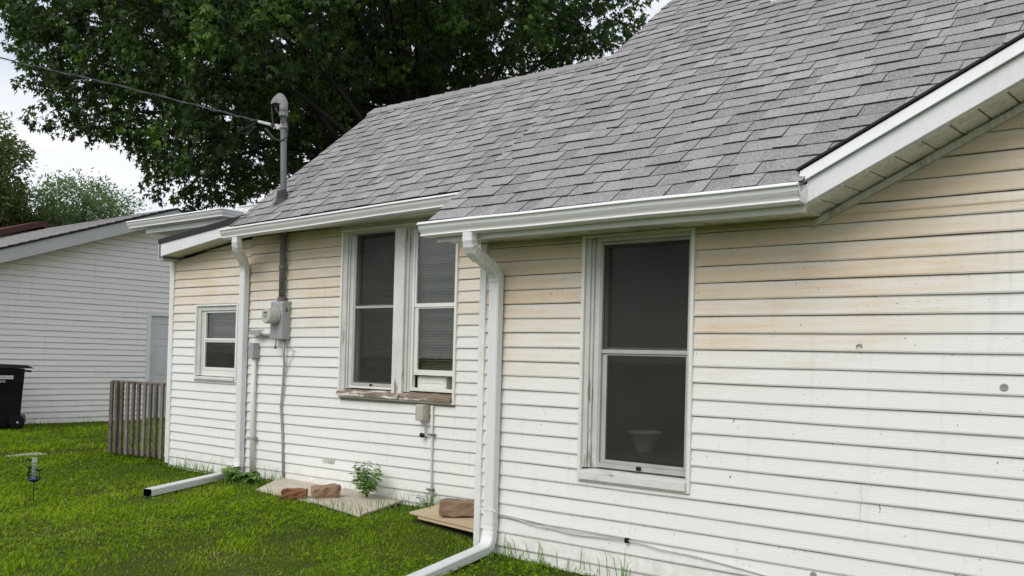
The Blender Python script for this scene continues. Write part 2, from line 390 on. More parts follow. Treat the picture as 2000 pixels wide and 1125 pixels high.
def clad(O, A, N, u0, u1, z_first, z_lo, z_hi, holes, roof, parent, mat, joints=(), clip=None, hi_at=None, zoff=0., seed=0, e=EXP, amp=1.):
    k = 0; zb = z_first
    while zb-e > z_lo-e*.99: zb -= e
    row = 0
    while zb < z_hi-.01:
        segs = [(u0, u1, 0., e)]
        h_top = min(e, z_hi-zb)
        segs = [(u0, u1, 0., h_top)]
        for (a, b, c, d) in holes:
            ns = []
            for (p, q, s, t) in segs:
                if d <= zb+s+.004 or c >= zb+t-.004 or q <= a or p >= b: ns.append((p, q, s, t)); continue
                if p < a: ns.append((p, a, s, t))
                if q > b: ns.append((b, q, s, t))
                if c-zb > s+.008: ns.append((max(p, a), min(q, b), s, c-zb))
                if zb+t-d > .012: ns.append((max(p, a), min(q, b), d-zb, t))
            segs = ns
        for (p, q, s, t) in segs:
            cuts = [p]+sorted(j for (jr, j) in joints if jr == row and p+.2 < j < q-.2)+[q]
            for i in range(len(cuts)-1):
                a, b = cuts[i], cuts[i+1]
                if clip and clip(zb+s) > b-.05: continue
                plank(O, A, N, a, b-(.0015 if i < len(cuts)-2 else 0), zb+s, t-s, e, roof, parent, mat, seed+row*1.37+i*.5, s/e, clip, zoff, amp)
        zb += e; row += 1

# ------------------------------------------------------------------ the house
house = thing('house', 'white clapboard house with grey shingle roof, stained siding under its eaves and new white gutters', 'house', (-4.4, .5, 0))
# openings (x0, x1, z0, z1)
HN = (-3.535, -2.727, .617, 2.232)
HM = (-7.130, -5.578, 1.000, 2.650)
HS = (-9.725, -8.900, 1.075, 1.940)
near = wall_sheet('wall', (0, 0, 0), (1, 0, 0), (0, -1, 0), -4.42, 4.4, -.1, 2.25, [HN], house)
gab = MB(); gab.add([(-1.98, 0, 2.25), (4.4, 0, 2.25), (4.4, 0, 2.7), (1.5, 0, 3.98), (-1.98, .1, 2.25), (4.4, .1, 2.25), (4.4, .1, 2.7), (1.5, .1, 3.98)],
                    [(0, 1, 2, 3), (7, 6, 5, 4), (0, 3, 7, 4), (3, 2, 6, 7)]); gab.build('gable_wall', M['backing'], house)
rake = lambda x: 2.248+.497*(min(x, 3-x)+1.979)
roof_near = lambda u: 2.25 if u < -1.98 else rake(u)
clip_rake = lambda z: -9 if z < 2.249 else -1.979+(z-2.248)/.497
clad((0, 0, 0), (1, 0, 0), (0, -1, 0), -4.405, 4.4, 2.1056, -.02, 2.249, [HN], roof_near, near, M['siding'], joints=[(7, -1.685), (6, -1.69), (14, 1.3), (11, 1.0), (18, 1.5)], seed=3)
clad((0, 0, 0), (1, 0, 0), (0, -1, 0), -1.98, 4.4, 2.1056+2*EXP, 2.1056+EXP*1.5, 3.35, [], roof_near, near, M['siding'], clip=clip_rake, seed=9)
# the short course between the wall top and the gable boards
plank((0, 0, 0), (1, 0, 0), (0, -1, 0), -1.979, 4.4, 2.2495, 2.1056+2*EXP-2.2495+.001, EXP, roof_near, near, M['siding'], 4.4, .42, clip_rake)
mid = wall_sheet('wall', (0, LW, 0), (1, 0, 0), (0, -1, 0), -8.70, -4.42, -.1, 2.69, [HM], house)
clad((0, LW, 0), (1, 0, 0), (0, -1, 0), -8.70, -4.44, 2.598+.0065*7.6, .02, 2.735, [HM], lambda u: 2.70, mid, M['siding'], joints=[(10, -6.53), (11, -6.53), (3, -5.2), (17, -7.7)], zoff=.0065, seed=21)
shedroof = lambda u: 2.672+.117*(u+8.87)
porch = wall_sheet('wall', (0, LW, 0), (1, 0, 0), (0, -1, 0), -10.30, -8.7, -.1, 2.52, [HS], house)
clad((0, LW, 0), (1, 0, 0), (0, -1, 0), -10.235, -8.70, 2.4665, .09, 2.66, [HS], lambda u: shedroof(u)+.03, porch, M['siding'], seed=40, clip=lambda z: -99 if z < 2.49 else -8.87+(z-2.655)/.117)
ret = wall_sheet('wall', (-4.42, 0, 0), (0, 1, 0), (-1, 0, 0), 0, LW-.02, -.1, 2.3, [], house)
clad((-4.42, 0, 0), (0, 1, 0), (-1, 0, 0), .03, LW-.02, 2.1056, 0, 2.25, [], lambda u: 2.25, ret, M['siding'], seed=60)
for n, x0, x1, y0, y1, z1 in (('wall', -4.42, 4.4, 9.9, 10., 2.6), ('wall', 4.3, 4.4, .1, 9.9, 2.6), ('wall', -10.3, -4.42, 4.4, 4.5, 2.76), ('wall', -10.3, -10.2, LW+.1, 4.4, 2.62)):
    m = MB(); m.box(x0, x1, y0, y1, -.1, z1); m.build(n, M['trim'], house)
m = MB(); m.box(-4.4, 4.3, .1, 9.9, 2.40, 2.46); m.box(-8.6, -4.42, LW+.1, 4.4, 2.70, 2.75); m.box(-10.2, -8.6, LW+.1, 4.4, 2.56, 2.62); m.build('ceiling', M['inner'], house)
m = MB(); m.box(-4.4, 4.3, .1, 9.9, .05, .12); m.box(-10.2, -4.42, LW+.1, 4.4, .05, .12); m.build('floor', M['inner'], house)
m = MB(); m.box(-4.32, -4.2, LW+.2, 9.8, .12, 2.4); m.build('partition', M['inner'], house)
# painted foundation strip showing below the last course
m = MB(); m.box(-10.28, -8.7, LW-.004, LW, -.08, .13); m.box(-8.7, -4.44, LW-.004, LW, -.08, .10); m.build('foundation_strip', peeling('foundation_paint', (.66, .65, .60), (.42, .40, .30), .50, .60, (1, 1, 1)), house)
def corner_board(x0, x1, y, z0, z1, d=.03):
    m = MB(); m.box(x0, x1, y-d, y+.0, z0, z1); m.box(x0-.002, x0+.02, y+.001, y+.10, z0, z1); return m.build('corner_board', M['trim'], house, bevel=.004)
corner_board(-4.460, -4.402, 0, -.03, 2.245); corner_board(-10.325, -10.235, LW, .05, 2.50)
# ------- soffits, fascias
soff = MB(); soff.box(-4.60, -1.93, -.32, -.001, 2.262, 2.272); soff = soff.build('soffit', M['deck'], house)
x = -4.60; k = 0
while x < -1.94:
    x1 = min(x+.305, -1.93); m = MB(); m.box(x+.003, x1-.003, -.318, -.002, 2.2495+.001*(k % 2), 2.260)
    m.box(x+.148, x+.156, -.318, -.002, 2.247, 2.2495); m.build('soffit_panel', M['soffit'], soff); x = x1; k += 1
m = MB(); m.box(-4.60, -1.90, -.345, -.322, 2.230, 2.375); m.build('fascia', M['fascia'], house)
m = MB(); m.hexa([(-4.62, -.32, 2.25), (-4.60, -.32, 2.25), (-4.60, 0, 2.25), (-4.62, 0, 2.25), (-4.62, -.32, 2.36), (-4.60, -.32, 2.36), (-4.60, 0, 2.62), (-4.62, 0, 2.62)])
m.hexa([(-4.62, 0.001, 2.45), (-4.60, .001, 2.45), (-4.60, 5, 6.40), (-4.62, 5, 6.40), (-4.62, 0.001, 2.61), (-4.60, .001, 2.61), (-4.60, 5, 6.56), (-4.62, 5, 6.56)]); m.build('rake_board', M['fascia'], house)
soffl = MB(); soffl.box(-8.5, -4.45, .665, LW, 2.705, 2.715); soffl = soffl.build('soffit', M['deck'], house)
x = -8.5; k = 0
while x < -4.6:
    m = MB(); m.box(x+.002, x+.303, .667, LW-.02, 2.692+.001*(k % 2), 2.703); m.build('soffit_panel', M['soffit'], soffl); x += .305; k += 1
m = MB(); m.box(-8.5, -4.5, .645, .664, 2.66, 2.775); m.build('fascia', M['fascia'], house)
m = MB(); m.box(-7.15, -4.45, LW-.025, LW-.002, 2.652, 2.691); m.build('frieze_board', M['trim_grey'], house)
# ------- cross-gable rake: sloping soffit, wide lower board, bright upper strip, dark shingle edge
def rk(x, off): return off+.479*(x+1.875)
m = MB()
X0, X1 = -1.885, 1.5
for nm, y0, y1, a, b, mat in (('rake_board', -.352, -.33, 2.283, 2.396, 'fascia'), ('rake_board', -.33, -.30, 2.28, 2.38, 'fascia')):
    m = MB(); m.hexa([(X0, y0, rk(X0, a)), (X1, y0, rk(X1, a)), (X1, y1, rk(X1, a)), (X0, y1, rk(X0, a)), (X0, y0, rk(X0, b)), (X1, y0, rk(X1, b)), (X1, y1, rk(X1, b)), (X0, y1, rk(X0, b))]); m.build(nm, M[mat], house)
X0 = -1.925
m = MB(); m.hexa([(X0, -.378, rk(X0, 2.400)), (X1, -.378, rk(X1, 2.400)), (X1, -.30, rk(X1, 2.400)), (X0, -.30, rk(X0, 2.400)), (X0, -.354, rk(X0, 2.470)), (X1, -.354, rk(X1, 2.470)), (X1, -.30, rk(X1, 2.470)), (X0, -.30, rk(X0, 2.470))]); m.build('rake_trim', M['fascia'], house)
gr = MB()
gr.hexa([(X0-.02, -.366, rk(X0, 2.472)), (X1, -.366, rk(X1, 2.472)), (X1, 6, rk(X1, 2.472)), (X0-.02, 6, rk(X0, 2.472)), (X0-.02, -.366, rk(X0, 2.484)), (X1, -.366, rk(X1, 2.484)), (X1, 6, rk(X1, 2.484)), (X0-.02, 6, rk(X0, 2.484))])
gr.hexa([(X1, -.385, rk(X1, 2.472)), (4.8, -.385, rk(X1, 2.472)-1.58), (4.8, 6, rk(X1, 2.472)-1.58), (X1, 6, rk(X1, 2.472)), (X1, -.385, rk(X1, 2.497)), (4.8, -.385, rk(X1, 2.497)-1.58), (4.8, 6, rk(X1, 2.497)-1.58), (X1, 6, rk(X1, 2.497))])
gr.build('gable_roof', M['edge'], house)
rs = MB(); rs.hexa([(-1.97, -.325, rk(-1.97, 2.292)), (X1, -.325, rk(X1, 2.292)), (X1, -.002, rk(X1, 2.303)), (-1.97, -.002, rk(-1.97, 2.303)), (-1.97, -.325, rk(-1.97, 2.304)), (X1, -.325, rk(X1, 2.304)), (X1, -.002, rk(X1, 2.315)), (-1.97, -.002, rk(-1.97, 2.315))])
rsf = rs.build('soffit', M['deck'], house)
x = -1.965; k = 0
while x < 1.3:
    a, b = x+.005, x+.122; m = MB(); d = .0015*(k % 3)
    m.hexa([(a, -.328, rk(a, 2.279)-d), (b, -.328, rk(b, 2.279)-d), (b, -.012, rk(b, 2.289)), (a, -.012, rk(a, 2.289)), (a, -.328, rk(a, 2.289)), (b, -.328, rk(b, 2.289)), (b, -.012, rk(b, 2.300)), (a, -.012, rk(a, 2.300))]); m.build('soffit_panel', M['soffit'], rsf); x += .127; k += 1
m = MB(); a, b = -1.975, X1
m.hexa([(a, -.036, rk(a, 2.240)), (b, -.036, rk(b, 2.240)), (b, -.001, rk(b, 2.240)), (a, -.001, rk(a, 2.240)), (a, -.036, rk(a, 2.276)), (b, -.036, rk(b, 2.276)), (b, -.001, rk(b, 2.276)), (a, -.001, rk(a, 2.276))]); m.build('soffit_trim', M['soffit'], house)
# ------- gutters
GP = [(0, 0), (.088, 0), (.093, .003), (.101, .006), (.088, .018), (.092, .024), (.106, .040), (.116, .056), (.120, .080), (.135, .083), (.134, .088), (.122, .101), (.117, .088), (.088, .035), (.008, .030), (.008, .102), (0, .102)]
def gutter(p0, p1, outv, name='gutter', parent=None, ends=True):
    p0, p1, o = Vector(p0), Vector(p1), Vector(outv); m = MB(); n = len(GP); N_ = 6; vs = []
    for i in range(N_+1):
        c = p0.lerp(p1, i/N_); dz = .002*math.sin(i*2.1) if 0 < i < N_ else 0
        vs += [c+o*a+Vector((0, 0, h+dz)) for a, h in GP]
    fs = [(i*n+j, i*n+(j+1) % n, (i+1)*n+(j+1) % n, (i+1)*n+j) for i in range(N_) for j in range(n)]
    m.add(vs, fs); gt = m.build(name, M['gutter'], parent or house, bevel=0)
    if ends:
        d = (p1-p0).normalized()
        for c, s in ((p0, -1), (p1, 1)):
            e = MB(); out = GP[:14]+[(0, .102)]
            q = [c+d*s*.0015+o*a+Vector((0, 0, h)) for a, h in out]+[c+d*s*.006+o*(a*1.02)+Vector((0, 0, h)) for a, h in out]
            k = len(out); e.add(q, [tuple(range(k))[::-1], tuple(range(k, 2*k))]+[(j, (j+1) % k, (j+1) % k+k, j+k) for j in range(k)])
            e.build('end_cap', M['gutter'], gt)
    return gt
gutter((-4.665, -.347, 2.262), (-1.890, -.347, 2.268), (0, -1, 0))
gutter((-8.66, .644, 2.618), (-4.72, .644, 2.695), (0, -1, 0))
# ------- roofs: deck and individual shingles
def tabs(eave, up_dir, width_dir, u0, u1, rows, slope, keep, seed):
    """yields (corner function, row, u, w, proud) for each shingle tab of one roof plane"""
    rr = random.Random(seed)
    for i in range(rows):
        u = u0+rr.uniform(-.25, 0); proud = rr.random() < .5
        while u < u1:
            wd = rr.choice((.09, .13, .16, .19, .22, .25))*(1.12 if proud else .95)
            a, b = max(u, u0), min(u+wd, u1)
            if b-a > .02: yield i, a, b, proud, rr.random(), rr.uniform(-.0035, .0035), rr.uniform(-.002, .003)
            u += wd; proud = (not proud) if rr.random() < .86 else proud
ROW = .149
def shingle_roof(fn, u0, u1, rows, keep, seed, parent, house, n_single, lim=None):
    """fn(u, s) -> (point on the deck, normal); builds the largest-looking tabs as objects and the rest as one mesh"""
    lst = []
    for i, a, b, proud, tone, js, jn in tabs(None, None, None, u0, u1, rows, None, keep, seed):
        c, nn = fn((a+b)/2, (i+.5)*ROW)
        if not keep(c): continue
        if lim:
            b = min(b, lim(c))
            if b-a < .03: continue
        lst.append(((c-CAM).length, i, a, b, proud, tone, js, jn))
    # which show largest: nearest first, those outside the view last
    def inview(c):
        d = c-CAM; z = d.dot(fw); x = d.dot(rt)/z; y = d.dot(up)/z
        return z > 0 and abs(x) < .56 and y < .385 and y > -.26
    lst.sort(key=lambda t: t[0]+(0 if inview(fn((t[2]+t[3])/2, (t[1]+.5)*ROW)[0]) else 100))
    rest = MB()
    for q, (d, i, a, b, proud, tone, js, jn) in enumerate(lst):
        m = rest if q >= n_single else MB()
        s0, s1 = i*ROW+js*.45, (i+1)*ROW+.012; th = (.0135 if proud else .0085)+jn*.7; g = .0013
        pts = []
        for uu in (a+g, b-g):
            for s, lo, hi in ((s0, .000, th), (s1, -.004, .0016+(.003 if proud else 0))):
                p, nn = fn(uu, s); pts += [p+nn*lo, p+nn*hi]
        # pts order: a: s0lo s0hi s1lo s1hi | b: same
        fs = [(1, 5, 7, 3), (0, 4, 5, 1), (0, 1, 3, 2), (4, 6, 7, 5)]
        tn = min(1, max(0, .46+.28*(tone-.5)*2*.9+(.08 if proud else -.08)))
        m.add(pts, fs[:1], 0, tone=tn); o_ = len(m.v)-8; m.f += [tuple(k+o_ for k in f) for f in fs[1:]]; m.mi += [1]*3
        if q < n_single: m.build('shingle', [M['shingle'], M['butt']], parent)
    o = rest.build('shingle_field', [M['shingle'], M['butt']], house); o['kind'] = 'stuff'
SL = .79; cs, sn = 1/math.hypot(1, SL), SL/math.hypot(1, SL)
nN = Vector((0, -sn, cs))
fn_near = lambda u, s: (Vector((u, -.405+s*cs, 2.372+s*sn+.006*math.sin(u*2.3+.4)*math.sin(s*1.9)+.003*math.sin(u*5.1+s*3))), nN)
rd = MB(); q = []
for x0, x1, ya in ((-4.62, -1.96, -.40), (-1.96, 1.4, 1.72)):
    ya2 = ya if x0 < -2 else -.35
    zf = lambda y: 2.355+SL*(y+.405)
    lo0, lo1 = (-.40, -.40) if x0 < -2 else (-.34, 1.66)
    rd.hexa([(x0, lo0, zf(lo0)-.04), (x1, lo1, zf(lo1)-.04), (x1, 5, zf(5)-.04), (x0, 5, zf(5)-.04), (x0, lo0, zf(lo0)), (x1, lo1, zf(lo1)), (x1, 5, zf(5)), (x0, 5, zf(5))])
rd.hexa([(-4.62, 5, zf(5)-.04), (4.6, 5, zf(5)-.04), (4.6, 10.3, 2.4), (-4.62, 10.3, 2.4), (-4.62, 5, zf(5)), (4.6, 5, zf(5)), (4.6, 10.3, 2.45), (-4.62, 10.3, 2.45)])
roof1 = rd.build('roof', M['deck'], house)
shingle_roof(fn_near, -4.63, 2.2, 44, lambda c: (c.y+.405) > .606*(c.x+1.80)-.02, 5, roof1, house, 225, lambda c: -1.985+(c.y+.405)/.606)
EL, ER = 2.735, 2.80                       # the left eave sags towards its outer end
ez = lambda u: EL+(ER-EL)*min(1.15, (u+8.5)/3.3)
RY, RZ = 2.55, 4.43
def fn_left(u, s):
    y = .548+s*.772; f = (y-.548)/(RY-.548); z = ez(u)+(RZ-ez(u))*f
    return Vector((u, y, z+.005*math.sin(u*2.1)*math.sin(s*2.4))), Vector((0, -.63, .776))
rl = MB()
rl.hexa([(-8.5, .555, EL-.05), (-4.45, .555, ez(-4.45)-.05), (-4.45, RY, RZ-.06), (-8.5, RY, RZ-.06), (-8.5, .555, EL-.012), (-4.45, .555, ez(-4.45)-.012), (-4.45, RY, RZ-.015), (-8.5, RY, RZ-.015)])
rl.hexa([(-8.5, RY, RZ-.06), (-4.45, RY, RZ-.06), (-4.45, 4.9, 2.6), (-8.5, 4.9, 2.6), (-8.5, RY, RZ-.015), (-4.45, RY, RZ-.015), (-4.45, 4.9, 2.65), (-8.5, 4.9, 2.65)])
roof2 = rl.build('roof', M['deck'], house)
shingle_roof(fn_left, -8.52, -4.46, 17, lambda c: True, 8, roof2, house, 75)
for k in range(17):
    x0 = -8.53+k*.24; m = MB(); a, b = .010+.002*(k % 2), .022
    for s in (-1, 1):
        m.add([(x0, RY, RZ+b+.004), (x0+.25, RY, RZ+a+.004), (x0+.25, RY+s*.13, RZ+a-.095), (x0, RY+s*.13, RZ+b-.095), (x0, RY+s*.13, RZ+b-.112), (x0+.25, RY+s*.13, RZ+a-.112)], [(0, 1, 2, 3), (3, 2, 5, 4)][::1], 0, tone=.35+.3*random.random())
    m.build('ridge_shingle', M['shingle'], roof2)
m = MB()   # left gable end of the set-back roof: rake edge and gable wall
m.hexa([(-8.49, .60, 2.60), (-8.47, .60, 2.60), (-8.47, RY, RZ-.12), (-8.49, RY, RZ-.12), (-8.49, .60, EL-.02), (-8.47, .60, EL-.02), (-8.47, RY, RZ-.06), (-8.49, RY, RZ-.06)]); m.build('rake_board', M['fascia'], house)
m = MB(); m.add([(-8.42, .96, 2.6), (-8.42, 4.5, 2.6), (-8.42, RY, RZ-.1)], [(0, 1, 2), (2, 1, 0)]); m.build('gable_wall', M['trim'], house)
# galvanised roof vent high on the near roof
m = MB()
p0, _ = fn_near(-3.08, 3.30)
for du, w0 in ((0, .0),):
    m.hexa([p0+Vector((-.16, 0, .01)), p0+Vector((.18, 0, .01)), p0+Vector((.18, .24, .20)), p0+Vector((-.16, .24, .20)), p0+Vector((-.16, -.02, .045)), p0+Vector((.18, -.02, .045)), p0+Vector((.16, .24, .26)), p0+Vector((-.14, .24, .26))])
m.build('roof_vent', M['gutter'], house, bevel=.01)
# ------- low shed roof over the left end of the wall, flat roof and wrapped gutter behind it
sf = lambda x, z0: z0+.085*(x+10.15)
m = MB(); a, b = -10.15, -8.55
m.hexa([(a, .70, 2.524), (b, .70, 2.710), (b, .722, 2.710), (a, .722, 2.524), (a, .70, sf(a, 2.676)), (b, .70, sf(b, 2.676)), (b, .722, sf(b, 2.676)), (a, .722, sf(a, 2.676))]); m.build('fascia', M['fascia'], house)
m = MB(); a = -10.19
m.hexa([(a, .685, 2.668), (-8.45, .685, 2.818), (-8.45, 4.6, 2.90), (a, 4.6, 2.70), (a, .685, 2.722), (-8.45, .685, 2.885), (-8.45, 4.6, 2.96), (a, 4.6, 2.76)]); m.build('shed_roof', M['edge'], house)
m = MB(); m.hexa([(-10.15, .724, 2.530), (-8.6, .724, 2.708), (-8.6, LW, 2.708), (-10.15, LW, 2.530), (-10.15, .724, 2.545), (-8.6, .724, 2.722), (-8.6, LW, 2.722), (-10.15, LW, 2.545)]); m.build('soffit', M['soffit'], house)
m = MB(); m.box(-10.165, -10.151, .735, 4.5, 2.50, 2.665)
for k in range(6): m.box(-10.186, -10.165, .735, 4.5, 2.512+k*.026, 2.528+k*.026)
m.build('eave_trim', M['mast'], house)
gutter((-10.30, .76, 2.50), (-10.30, 4.4, 2.50), (-.0001, 0, 0), ends=False) if False else None
m = MB(); m.box(-10.30, -10.285, .75, 4.4, 2.49, 2.69); m.box(-10.284, -10.188, .75, 4.4, 2.485, 2.497); m.build('gutter', M['trim_grey'], house)
m = MB(); m.box(-11.78, -9.93, 1.425, 4.6, 3.005, 3.10); m.box(-9.93, -8.60, 1.60, 4.6, 3.01, 3.10); m.build('flat_roof', M['trim_grey'], house)
m = MB(); m.box(-11.78, -9.93, 1.405, 1.424, 2.985, 3.085); m.build('fascia', M['fascia'], house)
m = MB(); m.box(-9.905, -8.55, 1.58, 1.599, 2.86, 3.205); m.box(-9.905, -8.55, 1.57, 1.60, 3.207, 3.222); m.build('fascia', M['fascia'], house)
m = MB(); m.box(-10.1, -8.6, 1.60, 4.4, 2.72, 2.995); m.build('wall', M['trim'], house)
# the gutter runs along the front and wraps the corner
m = MB(); n = len(GP); zg = 3.055; vs = []
for (cx, cy, ox, oy) in ((-12.07, 1.40, 0, -1), (-9.93, 1.40, 1, -1), (-9.93, 1.575, 1, 0)):
    vs += [(cx+ox*a, cy+oy*a, zg+h) for a, h in GP]
m.add(vs, [(i*n+j, i*n+(j+1) % n, (i+1)*n+(j+1) % n, (i+1)*n+j) for i in range(2) for j in range(n)]+[tuple(range(n))])
m.build('gutter', M['gutter'], house)
# ------------------------------------------------------------------ windows (parts of the house)
def window(name='window'):
    return None
def pane(x0, x1, z0, z1, y, parent):
    m = MB(); m.box(x0, x1, y, y+.004, z0, z1); return m.build('pane', M['glass'], parent)
def scr(x0, x1, z0, z1, y, parent):
    m = MB(); m.add([(x0, y, z0), (x1, y, z0), (x1, y, z1), (x0, y, z1)], [(0, 1, 2, 3)]); return m.build('screen', M['screen'], parent)
# near window, one tall double-hung behind a full screen
a, b, c, d = HN
m = MB()
m.frame(a-.018, b+.012, c-.004, d+.014, -.030, .0, .024, .022, .012, .018, 0)
wn = m.build('window', M['vinyl'], house, bevel=.002)
m = MB()                                    # stepped old casing inside the trim
m.box(a+.0065, a+.042, -.010, .03, c+.085, d); m.box(a+.042, a+.062, .004, .05, c+.085, d); m.box(a+.062, a+.100, .020, .07, c+.085, d)
m.box(b-.030, b-.0105, -.010, .07, c+.085, d); m.box(a+.100, b-.030, -.006, .07, d-.030, d-.004)
m.build('casing', M['casing'], wn, bevel=.003)
m = MB(); m.hexa([(a+.0065, -.046, c+.008), (b-.0105, -.046, c+.008), (b-.0105, .08, c+.03), (a+.0065, .08, c+.03), (a+.0065, -.046, c+.062), (b-.0105, -.046, c+.062), (b-.0105, .08, c+.088), (a+.0065, .08, c+.088)]); m.build('sill', M['sill'], wn, bevel=.003)
ia, ib, ic, idd = a+.102, b-.032, c+.092, d-.032
m = MB(); m.frame(ia, ib, ic, idd, .015, .045, .022, .016, .03, .020); m.box(ia+.022, ib-.016, .020, .045, 1.462, 1.488); m.build('storm_frame', M['alum'], wn, bevel=.002)
m = MB(); m.frame(ia+.024, ib-.018, ic+.031, 1.461, .030, .05, .036, .012, .022, .012); m.build('sash', M['alum'], wn, bevel=.002)
m = MB(); m.frame(ia+.024, ib-.018, 1.489, idd-.022, .046, .07, .014, .010, .012, .012); m.build('sash', M['alum'], wn, bevel=.002)
m = MB(); m.box(-3.115, -3.085, .003, .0145, ic+.006, ic+.030); m.build('latch', M['black'], wn)
scr(ia+.02, ib-.014, ic+.026, idd-.018, .034, wn)
pane(ia+.045, ib-.03, ic+.045, 1.452, .052, wn); pane(ia+.03, ib-.022, 1.494, idd-.026, .072, wn)
# set-back wall: paired window under one casing, peeling mullion, weathered sill
a, b, c, d = HM; Y = LW
m = MB(); m.frame(a-.022, b+.008, c-.012, d+.002, Y-.034, Y, .024, .026, .014, .02); wm = m.build('window', M['vinyl'], house, bevel=.002)
wm['label'] = 'paired window with peeling mullion and bare sill'
m = MB()
m.box(a+.002, a+.062, Y-.020, Y+.03, c+.07, d-.002); m.box(a+.062, a+.085, Y-.006, Y+.04, c+.075, d-.03); m.box(a+.085, a+.130, Y+.008, Y+.05, c+.08, d-.03)
m.box(a+.062, b-.02, Y-.018, Y-.0065, d-.028, d-.002)
m.box(-6.245, -6.215, Y-.002, Y+.05, c+.075, d-.03); m.box(-6.215, -6.185, Y+.012, Y+.05, c+.075, d-.03)
m.build('casing', M['casing'], wm, bevel=.003)
m = MB(); m.box(-6.385, -6.246, Y-.030, Y+.05, c+.050, d-.03); m.build('mullion', M['mullion'], wm, bevel=.004)
m = MB(); m.hexa([(a+.003, Y-.075, c+.005), (-6.25, Y-.075, c+.005), (-6.25, Y+.06, c+.03), (a+.003, Y+.06, c+.03), (a+.003, Y-.075, c+.048), (-6.25, Y-.075, c+.048), (-6.25, Y+.06, c+.085), (a+.003, Y+.06, c+.085)]); m.build('sill', M['sill_old'], wm, bevel=.006)
m = MB(); m.hexa([(-6.247, Y-.060, c+.003), (b-.02, Y-.060, c+.003), (b-.02, Y+.06, c+.03), (-6.247, Y+.06, c+.03), (-6.247, Y-.060, c+.044), (b-.02, Y-.060, c+.044), (b-.02, Y+.06, c+.083), (-6.247, Y+.06, c+.083)]); m.build('sill', M['sill_old'], wm, bevel=.006)
m = MB(); m.box(a+.132, -6.386, Y-.002, Y+.03, c+.088, c+.108); m.build('stool', M['vinyl'], wm)
xa, xb, za, zb = a+.132, -6.387, c+.110, d-.034
m = MB(); m.frame(xa, xb, za, zb, Y+.008, Y+.035, .030, .008, .030, .020); m.box(xa+.03, xb-.008, Y+.010, Y+.035, 1.868, 1.892); m.build('storm_frame', M['alum'], wm, bevel=.002)
m = MB(); m.frame(xa+.032, xb-.010, za+.031, 1.867, Y+.024, Y+.05, .045, .010, .012, .012); m.frame(xa+.032, xb-.010, 1.893, zb-.022, Y+.024, Y+.05, .020, .010, .012, .012); m.build('sash', M['alum'], wm, bevel=.002)
m = MB(); m.box(-6.715, -6.69, Y-.006, Y+.0075, za+.004, za+.024); m.build('latch', M['black'], wm)
scr(xa+.028, xb-.006, za+.026, zb-.018, Y+.020, wm); pane(xa+.07, xb-.018, za+.04, 1.858, Y+.052, wm); pane(xa+.05, xb-.018, 1.9, zb-.03, Y+.052, wm)
xa, xb, za, zb = -6.184, b-.021, c+.090, d-.03
m = MB(); m.frame(xa, xb, za, zb, Y+.016, Y+.06, .028, .006, .030, .02); m.build('sash_frame', M['vinyl'], wm, bevel=.003)
m = MB(); m.frame(xa+.028, xb-.006, 1.868, zb-.021, Y+.026, Y+.05, .020, .012, .036, .02); m.build('sash', M['vinyl'], wm, bevel=.003)
m = MB(); m.frame(xa+.03, xb-.008, 1.238, 1.867, Y+.034, Y+.058, .042, .014, .050, .012); m.build('sash', M['vinyl'], wm, bevel=.003)
pane(xa+.048, xb-.018, 1.904, zb-.04, Y+.038, wm); pane(xa+.072, xb-.022, 1.288, 1.856, Y+.046, wm)
# small porch window
a, b, c, d = HS
m = MB(); m.frame(a-.014, b+.01, c-.008, d+.012, Y-.032, Y, .026, .026, .014, .020); ws = m.build('window', M['vinyl'], house, bevel=.002)
ws['label'] = 'small double-hung window with chalky sill'
m = MB(); m.box(a+.013, a+.075, Y-.012, Y+.03, c+.05, d-.01); m.box(a+.075, a+.12, Y+.004, Y+.04, c+.05, d-.05); m.box(a+.075, b-.02, Y-.010, Y+.03, d-.06, d-.009); m.build('casing', M['casing'], ws, bevel=.003)
m = MB(); m.box(a+.122, b-.06, Y+.002, Y+.03, c+.052, c+.115); m.build('apron', M['vinyl'], ws)
m = MB(); m.hexa([(a+.013, Y-.05, c+.008), (b-.02, Y-.05, c+.008), (b-.02, Y+.05, c+.02), (a+.013, Y+.05, c+.02), (a+.013, Y-.05, c+.034), (b-.02, Y-.05, c+.034), (b-.02, Y+.05, c+.049), (a+.013, Y+.05, c+.049)]); m.build('sill', M['sill'], ws, bevel=.003)
xa, xb, za, zb = a+.122, b-.06, c+.117, d-.062
m = MB(); m.frame(xa, xb, za, zb, Y+.006, Y+.035, .028, .02, .035, .022); m.box(xa+.028, xb-.02, Y+.004, Y+.035, 1.535, 1.562); m.box(xa+.028, xb-.02, Y+.012, Y+.035, 1.515, 1.535); m.build('sash', M['vinyl'], ws, bevel=.003)
pane(xa+.03, xb-.022, 1.565, zb-.024, Y+.028, ws); pane(xa+.03, xb-.022, za+.037, 1.513, Y+.028, ws)
m = MB(); m.add([(xa+.03, Y+.018, za+.037), (xb-.022, Y+.018, za+.037), (xb-.022, Y+.018, 1.513), (xa+.03, Y+.018, 1.513)], [(0, 1, 2, 3)]); m.build('screen', M['screen'], ws)
